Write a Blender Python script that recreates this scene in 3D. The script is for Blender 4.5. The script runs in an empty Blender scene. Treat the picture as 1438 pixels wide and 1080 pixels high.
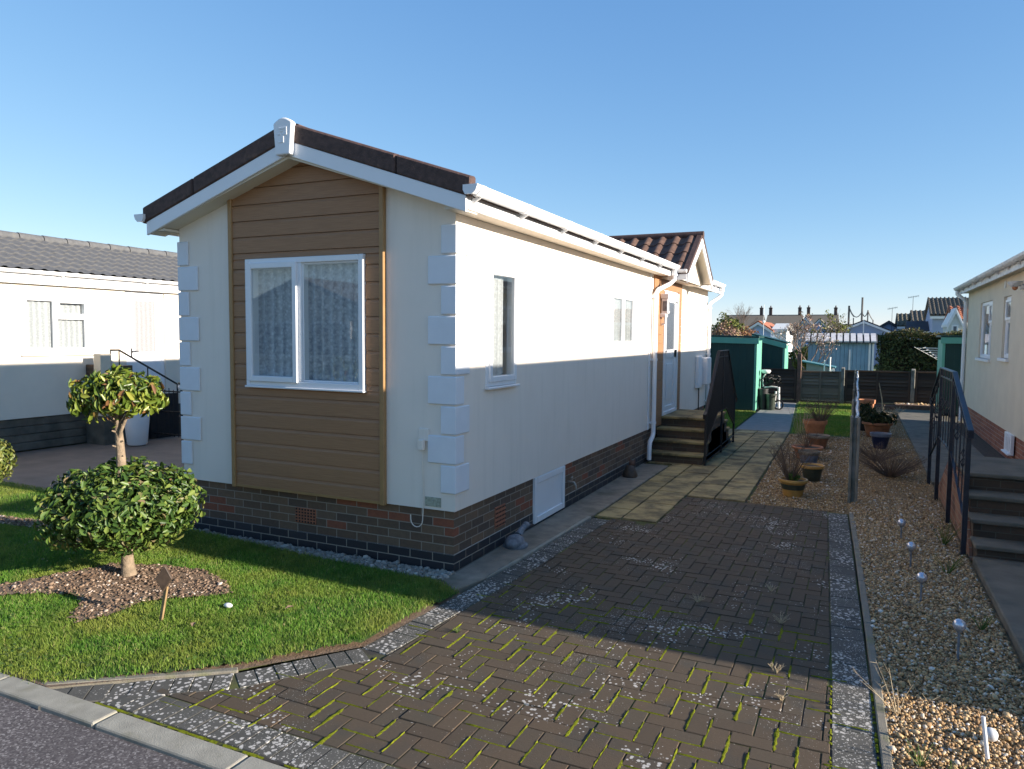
import bpy, bmesh, math, random
import numpy as np
from mathutils import Vector, Matrix
R = math.radians
rnd = random.Random(7)
rs = np.random.RandomState(11)
S = bpy.context.scene
COL = S.collection
ROOTLOC = {}

# ------------------------------------------------------------------ materials
def new_mat(name):
    m = bpy.data.materials.new(name); m.use_nodes = True
    nt = m.node_tree; nt.nodes.clear()
    out = nt.nodes.new('ShaderNodeOutputMaterial')
    p = nt.nodes.new('ShaderNodeBsdfPrincipled')
    nt.links.new(p.outputs[0], out.inputs[0])
    return m, nt, p, out
def N(nt, kind, **kw):
    n = nt.nodes.new(kind)
    for k, v in kw.items():
        if k.startswith('i_'): n.inputs[k[2:].replace('_', ' ')].default_value = v
        else: setattr(n, k, v)
    return n
def L(nt, a, b): nt.links.new(a, b)
def c4(c): return (c[0], c[1], c[2], 1.0)
def pos(nt): return N(nt, 'ShaderNodeNewGeometry').outputs['Position']
def noise(nt, scale, detail=4, vec=None, rough=.55):
    n = N(nt, 'ShaderNodeTexNoise'); n.inputs['Scale'].default_value = scale
    n.inputs['Detail'].default_value = detail; n.inputs['Roughness'].default_value = rough
    L(nt, vec if vec is not None else pos(nt), n.inputs['Vector']); return n.outputs['Fac']
def ramp(nt, fac, stops, interp='LINEAR'):
    r = N(nt, 'ShaderNodeValToRGB'); cr = r.color_ramp; cr.interpolation = interp
    while len(cr.elements) < len(stops): cr.elements.new(.5)
    for e, (p, c) in zip(cr.elements, stops):
        e.position = p; e.color = c4(c) if not isinstance(c, (int, float)) else (c, c, c, 1)
    L(nt, fac, r.inputs[0]); return r.outputs[0]
def mix(nt, fac, a, b, mode='MIX'):
    m = N(nt, 'ShaderNodeMix', data_type='RGBA', blend_type=mode)
    for sock, v in ((m.inputs[0], fac), (m.inputs[6], a), (m.inputs[7], b)):
        if isinstance(v, (int, float)): sock.default_value = v
        elif isinstance(v, tuple): sock.default_value = c4(v)
        else: L(nt, v, sock)
    return m.outputs[2]
def mth(nt, op, a, b=0.0):
    m = N(nt, 'ShaderNodeMath', operation=op)
    for s, v in zip(m.inputs, (a, b)):
        if isinstance(v, (int, float)): s.default_value = v
        else: L(nt, v, s)
    return m.outputs[0]
def bump(nt, p, h, strength=.3, dist=.01):
    b = N(nt, 'ShaderNodeBump'); b.inputs['Strength'].default_value = strength
    b.inputs['Distance'].default_value = dist
    L(nt, h, b.inputs['Height']); L(nt, b.outputs[0], p.inputs['Normal'])
def plain(name, col, rough=.6, var=.12, scale=6, bs=0, bscale=80, metal=0, spec=.5, dirt=None):
    m, nt, p, o = new_mat(name)
    f = noise(nt, scale, 5)
    a = tuple(max(0, x*(1-var)) for x in col); b = tuple(min(1, x*(1+var)) for x in col)
    c = ramp(nt, f, [(.3, a), (.7, b)])
    if dirt:
        f2 = ramp(nt, noise(nt, dirt[1], 6), [(dirt[2], 0.0), (dirt[2]+.18, 1.0)])
        c = mix(nt, f2, c, dirt[0])
    L(nt, c, p.inputs['Base Color'])
    p.inputs['Roughness'].default_value = rough; p.inputs['Metallic'].default_value = metal
    p.inputs['Specular IOR Level'].default_value = spec
    if bs: bump(nt, p, noise(nt, bscale, 3), bs, .01)
    return m
def island(name, stops, rough=.6, translucent=0, spec=.4, tint=None, interp='LINEAR', bs=0):
    m, nt, p, o = new_mat(name)
    g = N(nt, 'ShaderNodeNewGeometry')
    c = ramp(nt, g.outputs['Random Per Island'], stops, interp)
    if tint:
        c = mix(nt, ramp(nt, noise(nt, tint[1], 4), [(.4, 0.0), (.62, 1.0)]), c, mix(nt, tint[2], c, tint[0]))
    L(nt, c, p.inputs['Base Color']); p.inputs['Roughness'].default_value = rough
    p.inputs['Specular IOR Level'].default_value = spec
    if bs: bump(nt, p, noise(nt, 120, 3), bs, .004)
    if translucent:
        t = N(nt, 'ShaderNodeBsdfTranslucent'); L(nt, c, t.inputs[0])
        s = N(nt, 'ShaderNodeMixShader'); s.inputs[0].default_value = translucent
        L(nt, p.outputs[0], s.inputs[1]); L(nt, t.outputs[0], s.inputs[2]); L(nt, s.outputs[0], o.inputs[0])
    return m
def brick_mat(name, stops, mortar, bw=.225, bh=.075, ms=.009, rough=.85):
    m, nt, p, o = new_mat(name)
    uv = N(nt, 'ShaderNodeUVMap')
    b = N(nt, 'ShaderNodeTexBrick'); L(nt, uv.outputs[0], b.inputs['Vector'])
    b.offset = .5; b.squash = 1
    b.inputs['Color1'].default_value = (0, 0, 0, 1); b.inputs['Color2'].default_value = (1, 1, 1, 1)
    b.inputs['Mortar'].default_value = (.5, .5, .5, 1)
    for k, v in (('Scale', 1), ('Mortar Size', ms/2), ('Mortar Smooth', .1), ('Bias', 0), ('Brick Width', bw), ('Row Height', bh)):
        b.inputs[k].default_value = v
    c = ramp(nt, b.outputs['Color'], stops, 'CONSTANT')
    c = mix(nt, .55, c, mix(nt, noise(nt, 35, 5), (.03, .025, .02), c), 'MIX')
    n2 = noise(nt, 90, 3)
    c = mix(nt, b.outputs['Fac'], c, mix(nt, n2, tuple(x*.7 for x in mortar), mortar))
    L(nt, c, p.inputs['Base Color']); p.inputs['Roughness'].default_value = rough
    h = mth(nt, 'ADD', mth(nt, 'MULTIPLY', b.outputs['Fac'], -1.0), mth(nt, 'MULTIPLY', n2, .35))
    bump(nt, p, h, .6, .006)
    return m

M = {}
def render_wall():
    m, nt, p, o = new_mat('render_cream')
    mp = N(nt, 'ShaderNodeMapping'); L(nt, pos(nt), mp.inputs[0]); mp.inputs['Scale'].default_value = (9, 9, .8)
    streak = ramp(nt, noise(nt, 1.0, 5, mp.outputs[0], .6), [(.50, 0.0), (.75, .30)])
    c = ramp(nt, noise(nt, 2.5, 5), [(.3, (.83, .745, .655)), (.7, (.86, .775, .685))])
    c = mix(nt, streak, c, (.66, .60, .51))
    L(nt, c, p.inputs['Base Color']); p.inputs['Roughness'].default_value = .9; bump(nt, p, noise(nt, 300, 3), .22, .008); return m
M['render'] = render_wall()
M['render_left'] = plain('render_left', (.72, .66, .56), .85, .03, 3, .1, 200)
M['render_right'] = plain('render_right', (.66, .58, .45), .85, .05, 2.5, .15, 200)
M['upvc'] = plain('white_upvc', (.80, .81, .83), .35, .02, 5)
M['upvc_dirty'] = plain('weathered_upvc', (.66, .66, .66), .5, .14, 9, dirt=((.36, .36, .34), 14, .55))
M['quoin'] = plain('quoin_white', (.74, .76, .80), .7, .03, 6, .1, 200)
M['trim'] = plain('tan_trim', (.35, .20, .08), .5, .08, 12)
M['lead'] = plain('dark_seal', (.03, .03, .035), .6, .2, 10)
M['verge'] = plain('brown_verge', (.075, .042, .034), .75, .35, 18, .5, 70, dirt=((.15, .085, .06), 12, .6))
M['black_metal'] = plain('black_iron', (.008, .008, .010), .55, .3, 20, .1, 120)
M['black_railing'] = plain('black_blue_iron', (.014, .018, .030), .4, .3, 20)
M['rubber'] = plain('dark_plastic', (.02, .02, .022), .5, .2, 12)
M['concrete'] = plain('concrete', (.235, .20, .155), .9, .25, 7, .4, 90, dirt=((.125, .11, .075), 2.2, .52))
M['kerb'] = plain('kerb_concrete', (.30, .285, .235), .9, .16, 9, .5, 160, dirt=((.2, .19, .13), 5, .56))
M['post_conc'] = plain('post_concrete', (.22, .21, .18), .9, .25, 8, .6, 70, dirt=((.12, .12, .09), 5, .5))
M['path_conc'] = plain('old_concrete_path', (.15, .134, .105), .9, .2, 4, .4, 70, dirt=((.09, .09, .07), 3, .5))
M['grey_path'] = plain('grey_path', (.20, .195, .185), .85, .15, 5, .3, 70)
M['left_pave'] = plain('brown_paving', (.165, .126, .098), .85, .18, 3, .3, 60)
M['stone'] = plain('grey_stone', (.17, .18, .20), .8, .35, 22, .5, 60)
M['terracotta'] = plain('terracotta', (.45, .19, .09), .75, .14, 14, .2, 90)
M['ochre_glaze'] = plain('ochre_glaze', (.46, .26, .07), .45, .18, 16)
M['green_glaze'] = plain('dark_green_glaze', (.035, .045, .035), .35, .3, 16)
M['blue_glaze'] = plain('grey_blue_glaze', (.13, .15, .20), .4, .2, 16)
M['navy_glaze'] = plain('navy_glaze', (.012, .018, .06), .3, .2, 16)
M['brown_pot'] = plain('brown_pot', (.23, .10, .05), .7, .2, 14)
M['soil'] = plain('soil', (.07, .05, .035), .95, .3, 20, .8, 60)
M['earth'] = plain('earth_ground', (.12, .10, .06), .95, .3, 4, .5, 40)
M['gravel_base'] = plain('gravel_bed', (.23, .15, .07), .95, .45, 60, .8, 90)
M['chip_base'] = plain('chip_bed', (.22, .20, .17), .95, .4, 60, .8, 90)
M['mulch'] = plain('mulch_soil', (.17, .115, .075), .95, .35, 25, .9, 70)
M['wood_dark'] = plain('dark_fence_wood', (.075, .052, .038), .85, .4, 6, .3, 60)
M['wood_grey'] = plain('grey_fence_wood', (.19, .145, .105), .85, .35, 6, .3, 60)
def fence_wood(name, a):
    m, nt, p, o = new_mat(name)
    g = N(nt, 'ShaderNodeNewGeometry')
    mp = N(nt, 'ShaderNodeMapping'); L(nt, g.outputs['Position'], mp.inputs[0]); mp.inputs['Scale'].default_value = (2, 2, 40)
    c = ramp(nt, g.outputs['Random Per Island'], [(0, tuple(x*.6 for x in a)), (.5, a), (1, tuple(x*1.45 for x in a))])
    c = mix(nt, .5, c, mix(nt, noise(nt, 2.0, 5, mp.outputs[0]), tuple(x*.4 for x in a), c))
    L(nt, c, p.inputs['Base Color']); p.inputs['Roughness'].default_value = .9; return m
M['wood_dark'] = fence_wood('dark_fence_wood', (.085, .058, .042)); M['wood_grey'] = fence_wood('grey_fence_wood', (.21, .165, .12))
M['wood_brown'] = plain('brown_post_wood', (.15, .085, .06), .8, .3, 9)
M['stake_wood'] = plain('stake_wood', (.30, .20, .10), .7, .2, 20)
M['stake_dark'] = plain('stake_plate', (.075, .05, .035), .6, .3, 20)
M['bark'] = plain('bark', (.23, .175, .12), .9, .3, 22, .9, 55)
M['bark_far'] = plain('bark_far', (.16, .12, .10), .9, .3, 8)
M['twig'] = plain('dead_twig', (.13, .09, .065), .9, .35, 30)
M['straw'] = plain('straw', (.42, .34, .22), .9, .3, 30)
M['green_shed'] = plain('green_metal', (.006, .046, .038), .45, .1, 3)
M['green_trim'] = plain('light_green_metal', (.14, .42, .30), .45, .08, 3)
M['blue_shed'] = plain('blue_shed', (.20, .33, .44), .6, .12, 3)
M['pale_roof'] = plain('pale_corrugated', (.60, .58, .57), .7, .15, 4)
M['teal_roof'] = plain('teal_roof', (.08, .22, .25), .6, .15, 4)
M['grey_board'] = plain('grey_board', (.28, .27, .29), .7, .1, 4)
M['white_paint'] = plain('white_paint', (.78, .78, .78), .5, .04, 5)
M['skirt_wood'] = plain('skirting', (.105, .094, .074), .9, .35, 5, .4, 30)
M['far_wall'] = plain('far_wall_blue', (.30, .36, .50), .8, .06, 2)
M['far_wall_sky'] = plain('far_wall_sky', (.36, .47, .68), .8, .06, 2)
M['far_wall_pale'] = plain('far_wall_pale', (.62, .64, .62), .8, .06, 2)
M['far_wall_white'] = plain('far_wall_white', (.8, .79, .78), .8, .04, 2)
M['far_wall_cream'] = plain('far_wall_cream', (.52, .47, .38), .8, .08, 2)
M['far_roof_dark'] = plain('far_roof_dark', (.05, .052, .06), .8, .2, 3)
M['far_roof_red'] = plain('far_roof_red', (.34, .12, .06), .8, .25, 5)
M['far_brick'] = plain('far_chimney', (.09, .06, .055), .9, .25, 6)
M['far_glass'] = plain('far_glass', (.10, .12, .15), .15, .1, 3)
M['pole'] = plain('pole_wood', (.10, .095, .095), .8, .2, 6)
M['rope'] = plain('rope', (.22, .21, .2), .9, .2, 6)
M['white_line'] = plain('line_cord', (.62, .62, .58), .6, .1, 6)
M['ball'] = plain('mirror_ball', (.62, .62, .68), .22, .15, 60, metal=.6)
M['steel'] = plain('steel', (.30, .30, .31), .4, .1, 20, metal=.7)
M['plate'] = plain('weathered_plate', (.36, .38, .30), .6, .3, 40)
M['brass'] = plain('tap_metal', (.35, .33, .3), .35, .2, 40, metal=.7)
M['air_brick'] = plain('air_brick', (.34, .13, .07), .85, .15, 20)
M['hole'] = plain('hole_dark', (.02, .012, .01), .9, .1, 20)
M['purple'] = plain('purple_pot', (.12, .06, .1), .6, .2, 10)

M['plinth'] = brick_mat('plinth_brick', [(0, (.165, .10, .062)), (.3, (.20, .128, .08)), (.52, (.13, .085, .06)), (.72, (.23, .138, .082)), (.88, (.32, .10, .05))], (.34, .28, .22))
M['blue_brick'] = brick_mat('engineering_brick', [(0, (.026, .028, .038)), (.5, (.036, .038, .05)), (.8, (.02, .022, .032))], (.36, .31, .25), rough=.5)
M['red_brick'] = brick_mat('red_brick', [(0, (.36, .115, .06)), (.4, (.42, .15, .08)), (.75, (.30, .09, .05))], (.40, .33, .27))
M['orange_brick'] = brick_mat('orange_brick', [(0, (.30, .14, .085)), (.4, (.36, .18, .11)), (.8, (.22, .10, .07))], (.30, .26, .2))
M['step_brick'] = brick_mat('step_brick', [(0, (.085, .055, .035)), (.4, (.11, .07, .045)), (.75, (.065, .045, .03))], (.10, .09, .07))
M['stonewall'] = brick_mat('stone_wall', [(0, (.26, .24, .21)), (.4, (.20, .19, .17)), (.75, (.32, .29, .25))], (.12, .11, .10), .3, .14, .012)

def timber_board():
    m, nt, p, o = new_mat('brown_cladding')
    mp = N(nt, 'ShaderNodeMapping'); L(nt, pos(nt), mp.inputs[0]); mp.inputs['Scale'].default_value = (2.5, 2.5, 70)
    f = noise(nt, 2.0, 6, mp.outputs[0], .65)
    c = ramp(nt, f, [(.25, (.262, .130, .060)), (.75, (.395, .208, .103))])
    L(nt, c, p.inputs['Base Color']); p.inputs['Roughness'].default_value = .6; bump(nt, p, f, .12, .004)
    return m
M['cladding'] = timber_board()

def lace(name, a, b, sc):
    m, nt, p, o = new_mat(name)
    uv = N(nt, 'ShaderNodeUVMap')
    v = N(nt, 'ShaderNodeTexVoronoi', feature='F1'); v.inputs['Scale'].default_value = sc; v.inputs['Randomness'].default_value = .75
    L(nt, uv.outputs[0], v.inputs['Vector'])
    f = ramp(nt, v.outputs['Distance'], [(.25, 0.0), (.5, 1.0)])
    f = mix(nt, .5, f, ramp(nt, noise(nt, sc*.8, 3, uv.outputs[0]), [(.4, 0.0), (.6, 1.0)]))
    wv = N(nt, 'ShaderNodeTexWave', wave_type='BANDS', bands_direction='X'); wv.inputs['Scale'].default_value = 3.2; wv.inputs['Distortion'].default_value = 1.2; wv.inputs['Detail'].default_value = 2; wv.inputs['Detail Scale'].default_value = .4; L(nt, uv.outputs[0], wv.inputs['Vector'])
    f = mix(nt, .42, f, wv.outputs['Color'])  # bands paint the light and dark of hanging folds into the lace
    L(nt, mix(nt, f, a, b), p.inputs['Base Color']); p.inputs['Roughness'].default_value = .9
    return m
M['lace'] = lace('lace_curtain', (.80, .80, .82), (.30, .31, .345), 30)
M['lace_side'] = lace('side_lace', (.60, .60, .61), (.33, .33, .34), 45)
M['lace_door'] = lace('door_lace', (.36, .36, .37), (.24, .24, .25), 45)
M['room_dark'] = plain('window_dark', (.07, .075, .085), .5, .2, 4)  # dark colour stands in for the dimness inside the rooms

def glass():
    m, nt, p, o = new_mat('window_glass')
    nt.nodes.remove(p)
    t = N(nt, 'ShaderNodeBsdfTransparent'); t.inputs[0].default_value = (.86, .9, .9, 1)
    g = N(nt, 'ShaderNodeBsdfGlossy'); g.inputs['Roughness'].default_value = .02
    lw = N(nt, 'ShaderNodeLayerWeight'); lw.inputs[0].default_value = .5
    fr = mth(nt, 'ADD', mth(nt, 'MULTIPLY', mth(nt, 'POWER', lw.outputs['Facing'], 3.0), .75), .10)
    s = N(nt, 'ShaderNodeMixShader')
    L(nt, fr, s.inputs[0]); L(nt, t.outputs[0], s.inputs[1]); L(nt, g.outputs[0], s.inputs[2])
    L(nt, s.outputs[0], o.inputs[0]); return m
M['glass'] = glass()

def lichen(nt, base, amount_lo, amount_hi, col=(.56, .53, .48)):
    P = pos(nt)
    v = N(nt, 'ShaderNodeTexVoronoi', feature='F1'); v.inputs['Scale'].default_value = 36; L(nt, P, v.inputs['Vector'])
    wob = mth(nt, 'MULTIPLY', noise(nt, 130, 3), .35)
    d = mth(nt, 'ADD', v.outputs['Distance'], wob)
    msk = ramp(nt, noise(nt, 1.5, 4, P, .6), [(amount_lo, 0.0), (amount_hi, 1.0)])
    th = mth(nt, 'MULTIPLY', msk, .60)
    on = ramp(nt, mth(nt, 'SUBTRACT', th, d), [(.0, 0.0), (.09, 1.0)])
    v2 = N(nt, 'ShaderNodeTexVoronoi', feature='F1'); v2.inputs['Scale'].default_value = 74; L(nt, P, v2.inputs['Vector'])
    m2 = ramp(nt, noise(nt, .9, 5, P, .65), [(amount_lo-.05, 0.0), (amount_hi+.04, 1.0)])
    on2 = ramp(nt, mth(nt, 'SUBTRACT', mth(nt, 'MULTIPLY', m2, .50), mth(nt, 'ADD', v2.outputs['Distance'], mth(nt, 'MULTIPLY', noise(nt, 230, 2), .3))), [(.0, 0.0), (.14, .85)])
    lc = mix(nt, noise(nt, 90, 3), tuple(x*.55 for x in col), tuple(min(1, x*1.12) for x in col))
    return mix(nt, mix(nt, 1.0, on, on2, 'LIGHTEN'), base, lc)
def block_mat(name, stops, lo, hi):
    m, nt, p, o = new_mat(name)
    g = N(nt, 'ShaderNodeNewGeometry')
    c = ramp(nt, g.outputs['Random Per Island'], stops)
    c = mix(nt, .5, c, mix(nt, noise(nt, 60, 5), tuple(x*.45 for x in stops[0][1]), c))
    c = mix(nt, ramp(nt, noise(nt, 3.5, 5), [(.5, 0.0), (.68, .55)]), c, (.045, .045, .038))
    c = lichen(nt, c, lo, hi)
    L(nt, c, p.inputs['Base Color']); p.inputs['Roughness'].default_value = .9
    bump(nt, p, noise(nt, 160, 4), .45, .006); return m
M['block'] = block_mat('brown_block', [(0, (.072, .051, .032)), (.3, (.089, .063, .038)), (.6, (.104, .070, .041)), (.8, (.083, .065, .042)), (1, (.095, .063, .038))], .39, .66)
M['block_grey'] = block_mat('grey_block', [(0, (.078, .076, .066)), (.5, (.104, .10, .086)), (1, (.092, .087, .076))], .27, .52)
M['edging'] = plain('edging_concrete', (.19, .175, .14), .9, .2, 9, .5, 130, dirt=((.16, .17, .08), 6, .52))
def joint():
    m, nt, p, o = new_mat('paving_joint')
    f = ramp(nt, noise(nt, 2.2, 5), [(.42, 0.0), (.62, 1.0)])
    c = mix(nt, f, (.035, .032, .028), (.10, .115, .018))
    L(nt, c, p.inputs['Base Color']); p.inputs['Roughness'].default_value = 1; bump(nt, p, noise(nt, 150, 3), .8, .006); return m
M['joint'] = joint()
M['moss'] = plain('moss', (.165, .185, .012), 1, .4, 60, .8, 180, spec=.1)
def flag_mat():
    m, nt, p, o = new_mat('buff_flag')
    g = N(nt, 'ShaderNodeNewGeometry')
    c = ramp(nt, g.outputs['Random Per Island'], [(0, (.37, .275, .115)), (.5, (.44, .335, .15)), (1, (.35, .27, .12))])
    c = mix(nt, ramp(nt, noise(nt, 2.6, 6, None, .65), [(.42, 0.0), (.60, .9)]), c, (.10, .078, .038))
    c = mix(nt, .35, c, mix(nt, noise(nt, 45, 4), (.1, .085, .05), c))
    L(nt, c, p.inputs['Base Color']); p.inputs['Roughness'].default_value = .9; bump(nt, p, noise(nt, 25, 5), .5, .01); return m
M['flag'] = flag_mat()
def asphalt():
    m, nt, p, o = new_mat('asphalt')
    v = N(nt, 'ShaderNodeTexVoronoi'); v.inputs['Scale'].default_value = 110; L(nt, pos(nt), v.inputs['Vector'])
    sp = N(nt, 'ShaderNodeSeparateColor'); L(nt, v.outputs['Color'], sp.inputs[0])
    c = ramp(nt, sp.outputs[0], [(0, (.055, .047, .048)), (.55, (.095, .082, .082)), (.86, (.15, .135, .13)), (.97, (.27, .25, .24))])
    c = mix(nt, ramp(nt, noise(nt, 1.4, 4), [(.4, 0.0), (.65, .35)]), c, (.05, .045, .045))
    L(nt, c, p.inputs['Base Color']); p.inputs['Roughness'].default_value = .95
    bump(nt, p, v.outputs['Distance'], -.8, .01); return m
M['asphalt'] = asphalt()
def lawn_base():
    m, nt, p, o = new_mat('lawn_base')
    c = ramp(nt, noise(nt, 2.5, 6), [(.3, (.035, .075, .012)), (.6, (.06, .11, .018)), (.8, (.10, .12, .03))])
    L(nt, c, p.inputs['Base Color']); p.inputs['Roughness'].default_value = 1; bump(nt, p, noise(nt, 90, 4), .8, .02); return m
M['lawn_base'] = lawn_base()
M['field'] = plain('far_ground', (.14, .17, .05), 1, .4, .35, .4, 12)
def grass_mat():
    m, nt, p, o = new_mat('grass_blades')
    g = N(nt, 'ShaderNodeNewGeometry')
    c = ramp(nt, g.outputs['Random Per Island'], [(0, (.07, .18, .018)), (.4, (.118, .27, .03)), (.75, (.18, .325, .045)), (.92, (.26, .34, .075)), (1, (.42, .37, .17))])
    c = mix(nt, ramp(nt, noise(nt, 1.6, 4), [(.40, 0.0), (.62, .9)]), c, mix(nt, .7, c, (.30, .30, .06)))
    c = mix(nt, ramp(nt, noise(nt, 5, 4), [(.47, 0.0), (.66, .75)]), c, mix(nt, .65, c, (.02, .10, .012)))
    L(nt, c, p.inputs['Base Color']); p.inputs['Roughness'].default_value = .55; p.inputs['Specular IOR Level'].default_value = .3
    t = N(nt, 'ShaderNodeBsdfTranslucent'); L(nt, c, t.inputs[0])
    s = N(nt, 'ShaderNodeMixShader'); s.inputs[0].default_value = .35
    L(nt, p.outputs[0], s.inputs[1]); L(nt, t.outputs[0], s.inputs[2]); L(nt, s.outputs[0], o.inputs[0]); return m
M['grass'] = grass_mat()
M['pebble'] = island('gravel_pebbles', [(0, (.23, .14, .065)), (.2, (.43, .28, .13)), (.4, (.35, .215, .10)), (.55, (.52, .38, .21)), (.7, (.28, .205, .13)), (.83, (.47, .31, .15)), (.91, (.58, .50, .39)), (.97, (.70, .65, .58))], .75, interp='CONSTANT')
M['chips'] = island('grey_chips', [(0, (.19, .17, .14)), (.4, (.30, .275, .235)), (.75, (.24, .21, .18)), (1, (.45, .42, .37))], .85)
M['mulch_chips'] = island('mulch_chips', [(0, (.08, .052, .034)), (.4, (.15, .098, .065)), (.65, (.20, .135, .09)), (.86, (.28, .20, .14)), (.95, (.42, .34, .27)), (1, (.55, .48, .42))], .9)
M['leaf_low'] = island('laurel_leaves', [(0, (.028, .062, .014)), (.4, (.055, .11, .02)), (.7, (.105, .165, .03)), (.9, (.18, .225, .05)), (.97, (.17, .15, .07)), (1, (.22, .15, .09))], .42, .14, .35)
M['leaf_top'] = island('bay_leaves', [(0, (.045, .085, .012)), (.35, (.11, .165, .022)), (.7, (.19, .24, .035)), (.88, (.27, .29, .05)), (.94, (.16, .08, .03)), (1, (.20, .10, .045))], .35, .2, .5)
M['leaf_small'] = island('shrub_leaves', [(0, (.05, .08, .015)), (.5, (.12, .16, .03)), (1, (.2, .2, .05))], .45, .2, .4)
M['hedge'] = island('hedge_leaves', [(0, (.014, .024, .008)), (.5, (.032, .048, .014)), (.85, (.06, .07, .02)), (1, (.10, .075, .03))], .6, .1, .3)
M['hedge_top'] = island('hedge_brown_leaves', [(0, (.10, .07, .03)), (.5, (.17, .13, .045)), (1, (.12, .14, .03))], .6, .1, .3)
M['bush_green'] = island('far_green_leaves', [(0, (.05, .075, .015)), (.6, (.12, .14, .025)), (1, (.20, .20, .035))], .6, .1, .3)
M['bush_pink'] = island('far_pink_leaves', [(0, (.20, .12, .10)), (.5, (.32, .20, .16)), (.8, (.26, .20, .09)), (1, (.38, .24, .15))], .7, .1, .3)
M['bush_orange'] = island('far_orange_leaves', [(0, (.24, .11, .06)), (.6, (.36, .18, .09)), (1, (.28, .2, .09))], .7, .1, .3)
M['blossom'] = island('blossom', [(0, (.62, .56, .54)), (.5, (.45, .36, .34)), (.8, (.24, .24, .10)), (1, (.3, .2, .14))], .8, .1, .2)
M['weed'] = island('weed_leaves', [(0, (.05, .10, .015)), (.6, (.10, .17, .03)), (1, (.2, .22, .06))], .6, .2, .3)

def tile_mat(name, a, b, c_):
    m, nt, p, o = new_mat(name)
    col = ramp(nt, noise(nt, 14, 5), [(.3, a), (.6, b), (.8, c_)])
    L(nt, col, p.inputs['Base Color']); p.inputs['Roughness'].default_value = .85; bump(nt, p, noise(nt, 120, 3), .3, .006); return m
M['tile_grey'] = tile_mat('grey_tiles', (.085, .087, .09), (.115, .117, .12), (.14, .135, .12))
M['tile_brown'] = tile_mat('brown_tiles', (.09, .05, .036), (.15, .085, .06), (.20, .13, .10))
M['tile_far'] = tile_mat('far_tiles', (.13, .11, .085), (.17, .145, .11), (.22, .19, .14))
M['tile_olive'] = tile_mat('olive_tiles', (.11, .10, .07), (.15, .135, .09), (.19, .17, .12))

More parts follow.
